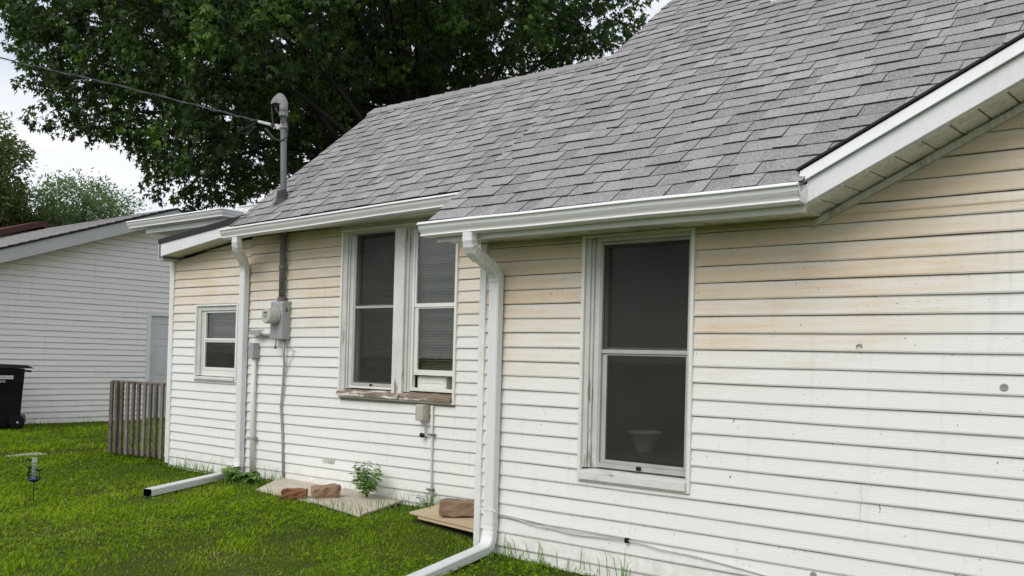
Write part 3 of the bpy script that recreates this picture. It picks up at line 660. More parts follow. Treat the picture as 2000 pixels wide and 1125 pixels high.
# things behind the glass
def blind(x0, x1, z0, z1, y, mat, label, pitch=.026):
    m = MB(); z = z0; k = 0
    while z < z1:
        t = .004*math.sin(k*1.3)
        m.add([(x0, y-.008, z+.017+t), (x1, y-.008, z+.017+t), (x1, y+.008, z), (x0, y+.008, z), (x0, y-.0065, z+.0185+t), (x1, y-.0065, z+.0185+t), (x1, y+.0095, z+.0015), (x0, y+.0095, z+.0015)], [(0, 3, 2, 1), (4, 5, 6, 7), (0, 1, 5, 4), (2, 3, 7, 6)]); z += pitch; k += 1
    m.box(x0, x1, y-.014, y+.014, z1, z1+.03); m.box(x0, x1, y-.010, y+.010, z0-.02, z0-.006)
    for xx in (x0+.12, x1-.12): m.box(xx, xx+.002, y-.012, y-.010, z0, z1)
    return tag(m.build('window_blind', M[mat]), label, 'blind', 'blinds behind the windows')
blind(-6.16, -5.60, 1.262, 2.53, LW+.105, 'blind', 'dark olive slatted blind hanging behind the raised sash of the paired window')
blind(-6.99, -6.40, 1.16, 2.55, LW+.14, 'blind', 'dim slatted blind behind the screened left half of the paired window')
blind(-9.58, -8.98, 1.50, 1.86, LW+.12, 'blind_grey', 'grey blind behind the upper pane of the small porch window')
m = MB(); m.box(-6.15, -5.78, LW+.085, LW+.30, 1.088, 1.228); m.box(-6.13, -5.80, LW+.079, LW+.085, 1.10, 1.155); m.box(-6.13, -5.80, LW+.079, LW+.085, 1.165, 1.215)
bx = tag(m.build('storage_box', M['vinyl'], bevel=.004), 'pale plastic box lying in the gap under the raised window sash', 'box')
m = MB(); m.lathe((-5.70, LW+.16, 1.088), (0, 0, 1), [(.045, 0), (.058, .03), (.06, .11), (.05, .125)], 16); tag(m.build('jar', M['meter_glass'], smooth=True), 'pale jar beside the plastic box under the raised window sash', 'jar')
m = MB(); m.box(-6.2, -5.56, LW+.08, LW+.42, 1.05, 1.0865); m.box(-6.15, -6.10, LW+.34, LW+.40, .12, 1.05); m.box(-5.66, -5.61, LW+.34, LW+.40, .12, 1.05); m.box(-6.15, -6.10, LW+.12, LW+.17, .12, 1.05); m.box(-5.66, -5.61, LW+.12, LW+.17, .12, 1.05)
tag(m.build('side_table', M['old_wood']), 'dark side table just inside the paired window', 'table')
m = MB(); m.lathe((-3.255, .34, .80), (0, 0, 1), [(.052, 0), (.06, .01), (.10, .125), (.118, .13), (.118, .142), (.108, .142), (.095, .12), (.05, .012)], 24)
tag(m.build('flower_pot', M['vinyl'], smooth=True), 'white tapered pot dimly visible inside the tall screened window', 'pot')
m = MB(); m.box(-3.5, -2.8, .16, .56, .76, .799)
for x in (-3.48, -2.86):
    for y in (.18, .50): m.box(x, x+.04, y, y+.04, .12, .76)
tag(m.build('plant_table', M['old_wood']), 'dark low table holding the white pot inside the tall window', 'table')

# ------------------------------------------------------------------ downspouts (parts of the house)
def rect_prof(wd, dp, gr=.0035, n=3):
    pts = []
    def side(p, q, nrm, ribs):
        p, q, nrm = Vector(p), Vector(q), Vector(nrm); pts.append(p)
        if ribs:
            for k in range(n):
                t = (k+1)/(n+1); w_ = .045
                for dt, e in ((-w_, 0), (-w_*.3, -gr), (w_*.3, -gr), (w_, 0)): pts.append(p.lerp(q, t+dt)+nrm*e)
    a, b, ch = wd/2, dp/2, .009
    side((-a+ch, -b), (a-ch, -b), (0, -1), True); pts.append(Vector((a-ch, -b)))
    side((a, -b+ch), (a, b-ch), (1, 0), True); pts.append(Vector((a, b-ch)))
    side((a-ch, b), (-a+ch, b), (0, 1), True); pts.append(Vector((-a+ch, b)))
    side((-a, b-ch), (-a, -b+ch), (-1, 0), True); pts.append(Vector((-a, -b+ch)))
    return [(p.x, p.y) for p in pts]
def bend(p, q, r, n):       # quadratic curve p -> r (control q)
    p, q, r = Vector(p), Vector(q), Vector(r)
    return [p*(1-t)**2+q*2*t*(1-t)+r*t*t for t in [i/n for i in range(n+1)]]
def downspout(xo, yo, zo, xw, yw, z_top, z_bot, foot, wd, dp, label, strap_z, drop=.10):
    pf = rect_prof(wd, dp)
    m = MB(); m.sweep(pf, [(xw, yw, z_top), (xw, yw, (z_top+z_bot)/2), (xw, yw, z_bot)], Vector((1, 0, 0))); ds = m.build('downspout', M['gutter'], house)
    ds['label'] = label
    # offset under the gutter
    p1 = Vector((xo, yo, zo-drop)); p2 = Vector((xw, yw, z_top+.0)); midp = (p1+p2)/2
    top = [Vector((xo, yo, zo)), Vector((xo, yo, zo-.035))]+bend(Vector((xo, yo, zo-.04)), p1-Vector((0, 0, .055)), p1.lerp(p2, .46), 11)
    bot = bend(p1.lerp(p2, .54)+Vector((0, 0, -.004)), Vector((xw, yw, z_top+.035)), Vector((xw, yw, z_top-.09)), 11)
    path = top+bot
    sc_ = [1.0]*len(path)
    for i in range(len(path)): sc_[i] = 1.085 if i % 2 and 1 < i < len(path)-1 else 1.005
    m = MB(); m.sweep(rect_prof(wd*.98, dp*.98, .002), path, Vector((1, 0, 0)), scale=sc_); m.build('elbow', M['gutter'], ds)
    # elbow and extension at the ground
    f = Vector(foot); s = Vector((xw, yw, z_bot)); h = Vector((f.x-xw, f.y-yw, 0)); hd = h.normalized(); side1 = Vector((-hd.y, hd.x, 0))
    if side1.x < 0: side1 = -side1
    q = s-Vector((0, 0, .17)); e0 = q+hd*.14+Vector((0, 0, (f.z-q.z)*.1))
    path = [s+Vector((0, 0, .06)), s]+bend(s-Vector((0, 0, .01)), q, e0, 13)
    sides = [Vector((1, 0, 0)).lerp(side1, min(1, i/(len(path)-3))) for i in range(len(path))]
    sc_ = [1.01+(.05 if i % 2 else 0) for i in range(len(path))]
    m = MB(); m.sweep(rect_prof(wd, dp, .003), path, sides, scale=sc_); m.build('elbow', M['gutter'], ds)
    m = MB(); ln = [e0.lerp(f, t) for t in (-.03, .25, .5, .75, 1)]
    pf2 = rect_prof(wd*1.0, dp*1.0, .0045); n = len(pf2)
    m.sweep(pf2, ln, side1, cap=False)
    inn = [(a*.94, b*.94) for a, b in pf2]; m.sweep(inn, [f-(f-e0).normalized()*.2, f], side1, 1, cap=False)
    base = len(m.v)
    m.build('extension', [M['gutter'], M['black']], ds)
    for z in strap_z:
        m = MB(); m.box(xw-wd/2-.045, xw+wd/2+.03, yw-dp/2-.003, yw-dp/2-.0005, z, z+.012); m.box(xw-wd/2-.047, xw-wd/2-.0442, yw-dp/2-.003, yw+dp/2+.02, z, z+.012); m.build('strap', M['gutter'], ds)
    return ds
downspout(-4.225, -.412, 2.275, -4.268, -.066, 2.02, .235, (-3.80, -1.62, .062), .088, .070, 'white downspout on the near wall with long extension', [.33])
downspout(-8.44, .585, 2.63, -8.735, .895, 2.37, .26, (-8.15, -.50, .062), .092, .074, 'white downspout on the set-back wall with open-ended extension', [])

# patches and cables on the near wall
for x, z, r in ((-1.712, 1.522, .020), (-1.001, 1.329, .021), (-1.942, .249, .018)):
    m = MB(); m.lathe((x, -.012, z), (0, -1, 0), [(r, 0), (r*.95, .0045), (r*.55, .006), (r*.45, .004)], 12); m.build('caulk_patch', M['caulk'], house)
m = MB(); m.box(-7.374, -7.19, LW-.0125, LW-.010, .292, .362); m.build('siding_patch', M['soffit'], mid)
cx = [(-4.23, .300), (-4.05, .283), (-3.879, .262), (-3.74, .262), (-3.617, .250), (-3.50, .250), (-3.40, .258), (-3.27, .262), (-3.154, .268), (-3.03, .262), (-2.91, .247), (-2.7, .243), (-2.526, .230), (-2.36, .215), (-2.204, .200), (-1.9, .17), (-1.5, .14), (-1.1, .10), (-.6, .06), (-.2, .03)]
m = MB(); m.tube([(x, -.026, z) for x, z in cx], .0042, 6)
cab = tag(m.build('coax_cable', M['trim_grey'], smooth=True), 'thin pale cable looping low along the near siding', 'cable')
m = MB(); m.tube([(-4.24, -.028, .302), (-3.9, -.028, .288), (-3.6, -.028, .262), (-3.35, -.028, .27), (-3.16, -.028, .268)], .003, 6); m.build('spare_loop', M['cable_grey'], cab)
m = MB(); m.box(-3.165, -3.140, -.040, -.016, .252, .284); m.build('splice', M['black'], cab, bevel=.004)

# ------------------------------------------------------------------ utilities on the set-back wall
t = thing('electric_meter', 'grey meter box with round glass-faced meter on the set-back wall', 'electric meter', (-8.06, LW-.06, 1.55))
x0, x1, y0, y1, z0, z1 = -8.165, -7.955, .835, .945, 1.555, 1.945
m = MB(); m.box(x0, x1, y0, y1, z0, z1); m.build('box', M['grey_metal'], t, bevel=.008)
m = MB(); m.box(x0-.004, x1+.004, y0+.012, y1+.002, z1-.012, z1+.010); m.build('cover', M['grey_metal'], t, bevel=.004)
m = MB(); m.lathe((-8.075, y0, 1.795), (0, -1, 0), [(.092, -.002), (.095, .012), (.088, .02), (.084, .022)], 28); m.build('ring', M['grey_metal'], t, smooth=False)
m = MB(); m.lathe((-8.075, y0-.02, 1.795), (0, -1, 0), [(.080, 0), (.082, .02), (.080, .095), (.070, .107)], 28); mt = m.build('meter', M['meter_glass'], t)
m = MB(); yy = y0-.1285
for bx0, bx1, bz0, bz1 in ((-8.105, -8.045, 1.815, 1.838), (-8.115, -8.035, 1.796, 1.800), (-8.110, -8.04, 1.785, 1.789), (-8.1, -8.05, 1.770, 1.776)): m.box(bx0, bx1, yy-.001, yy+.001, bz0, bz1)
m.build('dial', M['mast'], mt)
m = MB(); m.box(-8.09, -8.085, y0+.02, y0+.03, 1.49, 1.555); m.hexa([(-8.105, y0+.01, 1.455), (-8.07, y0+.01, 1.455), (-8.07, y0+.03, 1.455), (-8.105, y0+.03, 1.455), (-8.092, y0+.015, 1.492), (-8.083, y0+.015, 1.492), (-8.083, y0+.025, 1.492), (-8.092, y0+.025, 1.492)]); m.build('seal_tag', M['mast'], t)
m = MB(); m.hexa([(x1-.001, .868, 1.845), (x1+.003, .868, 1.845), (x1+.003, .905, 1.845), (x1-.001, .905, 1.845), (x1-.001, .884, 1.895), (x1+.003, .884, 1.895), (x1+.003, .889, 1.895), (x1-.001, .889, 1.895)]); m.build('warning_mark', M['mast'], t)
t = thing('service_mast', 'tall grey conduit mast with hooded weatherhead rising through the roof', 'service mast', (-8.06, .895, 1.95))
ms = [(-8.055, .895, 1.955), (-8.06, .895, 2.6), (-8.075, .893, 3.1), (-8.115, .89, 4.02)]
m = MB(); m.tube(ms, .033, 14); m.build('pipe', M['mast'], t, smooth=True)
m = MB(); m.tube([(-8.055, .895, 1.95), (-8.055, .895, 2.0)], .046, 14); m.build('coupling', M['mast'], t)
m = MB(); m.tube([(-8.058, .895, 2.30), (-8.058, .895, 2.335)], .041, 14); m.build('coupling', M['mast'], t)
m = MB(); m.lathe((-8.074, .893, 3.02), (0, -.25, 1), [(.13, -.05), (.12, -.03), (.070, .03), (.050, .10), (.042, .12)], 18); m.build('flashing', M['cable'], t)
m = MB(); m.tube([(-8.10, .85, 3.14), (-8.115, .84, 3.03), (-8.15, .80, 2.985), (-8.19, .77, 2.955)], .007, 6); m.build('wire', M['trim_grey'], t)
ZM = 4.02
m = MB(); vs = []; N1, N2 = 8, 16; hc = Vector((-8.185, .89, ZM+.055))      # hood: half a stretched dome, open below
for i in range(N1+1):
    ph = math.pi/2*i/N1
    for j in range(N2):
        th = 2*math.pi*j/N2; px_ = math.cos(th); kx = .135 if px_ < 0 else .118
        vs.append(hc+Vector((px_*kx*math.cos(ph), math.sin(th)*.062*math.cos(ph), .115*math.sin(ph)*(1-.18*max(0, -px_))-.03*max(0, px_)*math.cos(ph))))
m.add(vs, [(i*N2+j, i*N2+(j+1) % N2, (i+1)*N2+(j+1) % N2, (i+1)*N2+j) for i in range(N1) for j in range(N2)]); m.build('weatherhead', M['head'], t, smooth=True)
m = MB(); m.tube([(-8.114, .89, ZM-.07), (-8.114, .89, ZM+.06)], .044, 14); m.build('neck', M['head'], t, smooth=True)
m = MB(); m.lathe((-8.20, .89, ZM+.05), (0, 0, 1), [(.045, 0), (.05, .008), (.045, .014)], 12); m.build('wire_plate', M['black'], t)
m = MB(); m.tube([(-8.113, .89, ZM-.09), (-8.113, .89, ZM-.05)], .049, 14); m.build('collar', M['head'], t)
m = MB(); m.tube([(-8.106, .89, 3.80), (-8.106, .89, 3.84)], .043, 14); m.build('clamp', M['grey_metal'], t)
m = MB(); m.box(-8.20, -8.14, .865, .915, 3.80, 3.84); m.build('insulator', M['trim_grey'], t)
m = MB(); m.tube([(-8.28, .885, ZM+.12), (-8.31, .88, ZM+.03), (-8.29, .88, ZM-.10), (-8.265, .885, ZM-.18), (-8.26, .885, 3.86)], .007, 6); m.build('lead_wire', M['cable'], t)
m = MB(); m.tube([(-8.25, .885, ZM+.10), (-8.22, .86, ZM-.0), (-8.15, .84, ZM-.05), (-8.06, .87, ZM-.11), (-8.03, .89, ZM-.2), (-8.035, .89, 3.70), (-8.10, .85, 3.655), (-8.22, .86, 3.70), (-8.42, .885, 3.84)], .007, 6); m.build('lead_wire', M['cable'], t)
m = MB(); m.tube([(-8.22, .895, ZM+.09), (-8.18, .85, ZM-.03), (-8.10, .842, ZM-.10), (-8.07, .86, ZM-.20)], .006, 6); m.build('lead_wire', M['cable'], t)
# service drop
sp = [(-8.14, .89, 3.82), (-8.25, .89, 3.85), (-8.43, .898, 3.90)]
m = MB(); far = [(-8.60, .898, 3.95), (-9.63, .898, 4.258), (-12.1, .898, 4.985), (-15.44, .898, 5.937), (-20, .9, 7.35), (-28, .9, 10.1)]
def cat(pts, n=5):
    P = [Vector(p) for p in pts]; o = []
    for i in range(len(P)-1):
        a_, b_, c_, d_ = P[max(i-1, 0)], P[i], P[i+1], P[min(i+2, len(P)-1)]
        for k in range(n):
            t_ = k/n; o.append(.5*((2*b_)+(c_-a_)*t_+(2*a_-5*b_+4*c_-d_)*t_*t_+(3*b_-a_-3*c_+d_)*t_**3))
    return o+[P[-1]]
m.tube([tuple(p) for p in cat(sp+far)], .0085, 6)
wv = cat(sp[1:]+far, 14); m.tube([tuple(p+Vector((0, .012*math.cos(i*1.2), .012*math.sin(i*1.2)))) for i, p in enumerate(wv)], .0075, 6)
dr = tag(m.build('power_line', M['cable'], smooth=True), 'dark twisted power line running from the mast out over the lawn', 'power line')
m = MB(); m.tube([(-8.56, .898, 3.938), (-8.32, .892, 3.868)], .016, 8); m.build('splice_sleeve', M['trim_grey'], dr)
m = MB(); m.tube([(-8.24, .89, 3.85), (-8.15, .89, 3.82)], .018, 8); m.build('splice_sleeve', M['trim_grey'], dr)
m = MB(); m.tube([(-8.42, .885, 3.84), (-8.36, .885, 3.80)], .012, 8); m.tube([(-8.60, .89, 3.89), (-8.75, .885, 3.82), (-8.95, .89, 3.88), (-8.62, .895, 3.93)], .006, 6); m.build('tail_wire', M['cable'], dr)
# conduit with fittings
t = thing('conduit_riser', 'white plastic riser pipe with grey fitting left of the meter', 'conduit', (-8.52, LW-.06, .1))
m = MB(); m.tube([(-8.50, .900, .10), (-8.525, .905, .7), (-8.525, .905, 1.35)], .026, 12); m.build('pipe', M['pvc'], t, smooth=True)
m = MB(); m.box(-8.572, -8.482, .858, .945, 1.345, 1.515); m.build('junction_box', M['grey_metal'], t, bevel=.006)
m = MB(); m.box(-8.570, -8.465, .872, .950, .470, .492); m.build('clip', M['grey_metal'], t)
t = thing('conduit_elbow', 'short horizontal pipe with grey elbow entering the meter box', 'conduit', (-8.35, LW-.06, 1.6))
m = MB(); m.tube([(-8.40, .90, 1.625), (-8.165, .90, 1.615)], .028, 12); m.build('pipe', M['pvc'], t, smooth=True)
m = MB(); m.hexa([(-8.56, .86, 1.60), (-8.39, .86, 1.588), (-8.39, .945, 1.588), (-8.56, .945, 1.60), (-8.57, .86, 1.655), (-8.39, .86, 1.655), (-8.39, .945, 1.655), (-8.57, .945, 1.655)]); m.tube([(-8.41, .90, 1.624), (-8.36, .90, 1.624)], .036, 12); m.build('fitting', M['grey_metal'], t, bevel=.004)
t = thing('grounding_conduit', 'slim grey conduit snaking from the meter box down to the tan board', 'conduit', (-7.97, LW-.04, .1))
m = MB(); m.tube([(-8.0, .90, 1.56), (-8.0, .90, 1.40), (-8.005, .915, 1.30), (-8.03, .92, 1.0), (-8.055, .925, .85), (-8.02, .93, .55), (-7.985, .93, .10)], .0135, 8); m.build('pipe', M['grey_metal'], t, smooth=True)
m = MB(); m.tube([(-7.955, .91, 1.56), (-7.95, .92, 1.47), (-7.86, .928, 1.44), (-7.93, .93, 1.33), (-7.99, .93, 1.20)], .004, 6); m.build('wire', M['cable_grey'], t)
t = thing('telephone_box', 'small beige utility box under the paired window', 'utility box', (-5.93, LW-.03, .82))
m = MB(); m.box(-5.985, -5.885, .855, .935, .828, .975); m.build('box', M['beige'], t, bevel=.012)
m = MB(); m.box(-5.884, -5.875, .885, .93, .83, .975); m.build('hinge_side', M['beige'], t, bevel=.003)
m = MB(); m.box(-5.8855, -5.8835, .868, .882, .88, .935); m.build('label_plate', M['chalk'], t)
m = MB(); m.tube([(-5.95, .90, .828), (-5.93, .90, .80), (-5.905, .91, .77), (-5.905, .915, .72), (-5.925, .915, .70)], .005, 6); m.tube([(-5.90, .90, .828), (-5.885, .91, .75), (-5.89, .915, .715), (-5.92, .912, .695)], .004, 6); m.build('wire', M['cable_grey'], t)
m = MB(); m.lathe((-5.96, .905, .700), (1, 0, -.2), [(.008, 0), (.020, .01), (.022, .03), (.014, .05)], 10); m.build('plug', M['black'], t)
t = thing('cable_conduit', 'thin cream conduit dropping from the beige utility box to the boards', 'conduit', (-5.82, LW-.03, .05))
m = MB(); m.tube([(-5.835, .925, .97), (-5.83, .927, .7), (-5.825, .925, .4), (-5.81, .928, .08)], .011, 8); m.build('pipe', M['pvc'], t, smooth=True)
for z in (.70, .205): m = MB(); m.box(-5.865, -5.79, .905, .94, z, z+.014); m.build('clip', M['mast'], t)

# ------------------------------------------------------------------ boards, bricks and block by the wall
def slab(name, pts, th, mat, label, cat):
    m = MB(); P = [Vector(p) for p in pts]; n = (P[1]-P[0]).cross(P[3]-P[0]).normalized()
    if n.z < 0: n = -n
    m.hexa([tuple(p-n*th) for p in P]+[tuple(p) for p in P]); return tag(m.build(name, mat, bevel=.004), label, cat)
slab('cover_board', [(-7.72, .40, .055), (-6.62, .30, .060), (-6.90, .925, .085), (-8.02, .925, .105)], .022, M['board'], 'tan board lying against the wall under the meter', 'board')
slab('cover_board', [(-6.72, .27, .088), (-5.93, .18, .055), (-6.20, .925, .070), (-6.98, .915, .105)], .022, M['board'], 'tan board overlapping its neighbour beside the leafy weed', 'board')
t = thing('plywood_stack', 'two stacked plywood scraps propped beside the corner board', 'plywood', (-5.0, .5, .06))
m = MB(); m.hexa([(-5.52, .36, .095), (-4.45, .17, .105), (-4.45, .78, .125), (-5.56, .76, .110), (-5.52, .36, .113), (-4.45, .17, .123), (-4.45, .78, .143), (-5.56, .76, .128)]); m.build('sheet', M['plywood'], t, bevel=.002)
m = MB(); m.hexa([(-5.40, .34, .072), (-4.45, .155, .082), (-4.45, .76, .105), (-5.48, .74, .088), (-5.40, .34, .090), (-4.45, .155, .100), (-4.45, .76, .123), (-5.48, .74, .107)]); m.build('sheet', M['plywood'], t, bevel=.002)
m = MB(); m.box(-5.3, -4.5, .42, .52, .0, .074); m.build('prop', M['old_wood'], t)
def rough_block(name, c, size, rot, mat, label, cat, seed, tilt=(0, 0), amp=.006):
    from mathutils import Euler
    rr = random.Random(seed); m = MB(); nx_, ny_, nz_ = 5, 4, 3; idx = {}; vs = []
    Rm = Euler((tilt[0], tilt[1], rot)).to_matrix(); fs = []
    def vid(i, j, k):
        if (i, j, k) not in idx:
            p = Vector(((i/nx_-.5)*size[0], (j/ny_-.5)*size[1], (k/nz_-.5)*size[2]))
            ed = (i in (0, nx_))+(j in (0, ny_))+(k in (0, nz_))
            if ed > 1: p *= .985 if ed == 2 else .96
            p += Vector([rr.uniform(-amp, amp) for _ in range(3)]); idx[(i, j, k)] = len(vs); vs.append(Vector(c)+Rm @ p)
        return idx[(i, j, k)]
    for i in range(nx_):
        for j in range(ny_):
            fs.append((vid(i, j, 0), vid(i, j+1, 0), vid(i+1, j+1, 0), vid(i+1, j, 0))); fs.append((vid(i, j, nz_), vid(i+1, j, nz_), vid(i+1, j+1, nz_), vid(i, j+1, nz_)))
    for i in range(nx_):
        for k in range(nz_):
            fs.append((vid(i, 0, k), vid(i+1, 0, k), vid(i+1, 0, k+1), vid(i, 0, k+1))); fs.append((vid(i, ny_, k), vid(i, ny_, k+1), vid(i+1, ny_, k+1), vid(i+1, ny_, k)))
    for j in range(ny_):
        for k in range(nz_):
            fs.append((vid(0, j, k), vid(0, j, k+1), vid(0, j+1, k+1), vid(0, j+1, k))); fs.append((vid(nx_, j, k), vid(nx_, j+1, k), vid(nx_, j+1, k+1), vid(nx_, j, k+1)))
    m.add(vs, fs); return tag(m.build(name, mat, bevel=.003), label, cat)
rough_block('brick', (-7.02, .335, .100), (.23, .11, .085), .75, M['brick_red'], 'rust red brick half sunk in grass on the tan board', 'brick', 1, amp=.009)
rough_block('brick', (-6.72, .46, .142), (.25, .12, .10), 1.15, M['brick_tan'], 'pale mortar-crusted brick lying tilted on the tan board', 'brick', 2, (.16, -.14), .011)
rough_block('landscape_block', (-5.06, .47, .192), (.30, .19, .115), .62, M['block'], 'chunky brown landscaping block sitting on the plywood', 'block', 3, amp=.008)
# ------------------------------------------------------------------ leaning picket panel
t = thing('fence_panel', 'short weathered picket panel standing off the house corner', 'fence', (-11.0, 1.0, .03))
fa, fb = Vector((-11.66, .93, 0)), Vector((-10.42, 1.04, 0)); fd = (fb-fa).normalized(); fn = Vector((fd.y, -fd.x, 0))
def fbar(u0, u1, n0, n1, z0, z1, name, mat, lean=0):
    m = MB(); P = lambda u, n, z: fa+fd*u+fn*n+Vector((0, 0, z))
    m.hexa([P(u0, n0, z0), P(u1, n0, z0), P(u1, n1, z0), P(u0, n1, z0), P(u0+lean, n0, z1), P(u1+lean, n0, z1), P(u1+lean, n1, z1), P(u0+lean, n1, z1)]); return m.build(name, mat, t, bevel=.002)
LN = (fb-fa).length
fbar(-.04, LN, -.045, -.002, .085, .135, 'rail', M['old_wood']); fbar(-.01, LN, -.045, -.002, .965, 1.005, 'rail', M['old_wood_grey'])
for k in range(11):
    u = .0+k*(LN-.045)/10.; w_ = .060 if k == 0 else .050
    fbar(u, u+w_, 0., .028, .062+.012*random.random(), .985+.012*random.random(), 'baluster', M['old_wood' if k % 3 else 'old_wood_grey'] if k else M['old_wood'], random.uniform(-.006, .006))
fbar(.0, .06, -.11, -.047, .0, 1.0, 'post', M['old_wood_grey'])
# ------------------------------------------------------------------ rain gauge
t = thing('rain_gauge', 'clear tube rain gauge in dark blue cup on a thin garden stake', 'rain gauge', (-8.547, -1.368, .02))
gx_, gy_ = -8.547, -1.368
m = MB(); m.tube([(gx_, gy_, -.02), (gx_, gy_, .20)], .0045, 8); m.tube([(gx_, gy_, .135), (gx_+.035, gy_+.028, .137)], .007, 6); m.build('stake', M['black'], t)
m = MB(); m.lathe((gx_, gy_, .195), (0, 0, 1), [(.006, 0), (.03, .006), (.052, .022), (.056, .036), (.05, .036), (.03, .018), (.004, .012)], 20); m.build('cup', M['blue'], t, smooth=True)
m = MB(); m.lathe((gx_, gy_, .21), (0, 0, 1), [(.019, 0), (.021, .19), (.027, .205), (.024, .205), (.0185, .19), (.0165, .004)], 18); m.build('tube', M['clear'], t, smooth=True)
m = MB()
for k in range(5): m.lathe((gx_, gy_, .25+k*.03), (0, 0, 1), [(.0212, 0), (.0216, .001), (.0212, .002)], 16)
m.build('scale_mark', M['cable'], t)
m = MB()
for sx, sy, z1 in ((-.042, -.030, .40), (.036, .030, .31), (-.03, -.03, .33)):
    m.tube([(gx_+sx*.9, gy_+sy*.9, .22), (gx_+sx*1.05, gy_+sy*1.05, .27), (gx_+sx*.8, gy_+sy*.8, z1)], .0035, 6)
    for zz in (z1-.02, z1-.09):
        for q in (-1, 1): m.add([(gx_+sx*.85, gy_+sy*.85, zz), (gx_+sx*.85+.016*q, gy_+sy*.85+.014*q, zz+.012), (gx_+sx*.85+.022*q, gy_+sy*.85+.018*q, zz+.034), (gx_+sx*.85+.004*q, gy_+sy*.85+.004*q, zz+.022)], [(0, 1, 2, 3)])
m.build('leaf_ornament', M['black'], t)
# ------------------------------------------------------------------ wheeled bin
t = thing('trash_bin', 'black wheeled trash bin with pale printed panel beside the white garage', 'bin', (-16.45, .9, .05))
bx, by = -16.45, .92
def bsec(z):
    f = (z-.05)/1.0; hw = .235+.075*f; d0, d1 = .62-.10*(1-f), .62+.17+.02*f
    return hw, d0, d1
m = MB(); vs = []
zs = [.05, .10, .30, .60, .78, .80, .98, 1.04]
for z in zs:
    hw, d0, d1 = bsec(z); e = .012 if z in (.78,) else (.018 if z > .79 else 0)
    vs += [(bx-hw-e, by-d0, z), (bx+hw+e, by-d0, z), (bx+hw+e, by+d1, z), (bx-hw-e, by+d1, z)]
fs = [(0, 3, 2, 1), tuple(range(len(vs)-4, len(vs)))]
for i in range(len(zs)-1): fs += [(i*4+j, i*4+(j+1) % 4, i*4+4+(j+1) % 4, i*4+4+j) for j in range(4)]
m.add(vs, fs); m.build('body', M['black'], t, bevel=.012)
m = MB(); m.hexa([(bx-.35, by-.72, 1.045), (bx+.35, by-.72, 1.045), (bx+.35, by+.96, 1.045), (bx-.35, by+.96, 1.045), (bx-.27, by-.66, 1.14), (bx+.27, by-.66, 1.14), (bx+.29, by+.86, 1.10), (bx-.29, by+.86, 1.10)]); m.build('lid', M['black'], t, bevel=.02)
m = MB(); m.tube([(bx-.25, by+.93, .995), (bx+.25, by+.93, .995)], .018, 8); m.build('handle', M['black'], t)
m = MB(); m.lathe((bx+.27, by+.72, .14), (1, 0, 0), [(.12, -.03), (.125, -.02), (.125, .02), (.12, .03), (.05, .035)], 20); m.build('wheel', M['black'], t)
m = MB(); m.lathe((bx-.27, by+.72, .14), (1, 0, 0), [(.12, -.03), (.125, -.02), (.125, .02), (.12, .03), (.05, .035)], 20); m.build('wheel', M['black'], t)
m = MB(); m.lathe((bx+.30, by+.72, .14), (1, 0, 0), [(.016, 0), (.018, .012), (.010, .015)], 10); m.build('hub', M['chalk'], t)
m = MB(); m.hexa([(bx+.20, by+.80, .13), (bx+.235, by+.80, .13), (bx+.235, by+.90, .13), (bx+.20, by+.90, .13), (bx+.20, by+.76, .27), (bx+.235, by+.76, .27), (bx+.235, by+.88, .27), (bx+.20, by+.88, .27)]); m.build('wheel_guard', M['mast'], t, bevel=.02)
hw = bsec(.9)[0]+.022; xs_ = bx+hw+.012
m = MB(); m.box(xs_, xs_+.004, by-.06, by+.62, .865, .925); m.build('printed_panel', M['chalk'], t)
m = MB()
for k in range(15):
    if k in (6,): continue
    m.box(xs_+.004, xs_+.0052, by-.02+k*.042, by-.02+k*.042+.028+.006*(k % 3), .886, .905)
m.build('print_line', M['grey_metal'], t)
tx = bpy.data.curves.new('phone_number', 'FONT'); tx.body = '712-222-4646'; tx.size = .062; tx.extrude = .0008; tx.align_x = 'RIGHT'
to = bpy.data.objects.new('phone_number', tx); C.objects.link(to); tx.materials.append(M['chalk'])
to.matrix_world = Matrix(((0, 0, 1, xs_+.001), (1, 0, 0, by+.50), (0, 1, 0, .808), (0, 0, 0, 1)))
bpy.context.view_layer.update(); dgm = bpy.data.meshes.new_from_object(to); dgm.transform(to.matrix_world); bpy.data.objects.remove(to)
pn = bpy.data.objects.new('phone_number', dgm); C.objects.link(pn); attach(pn, t)
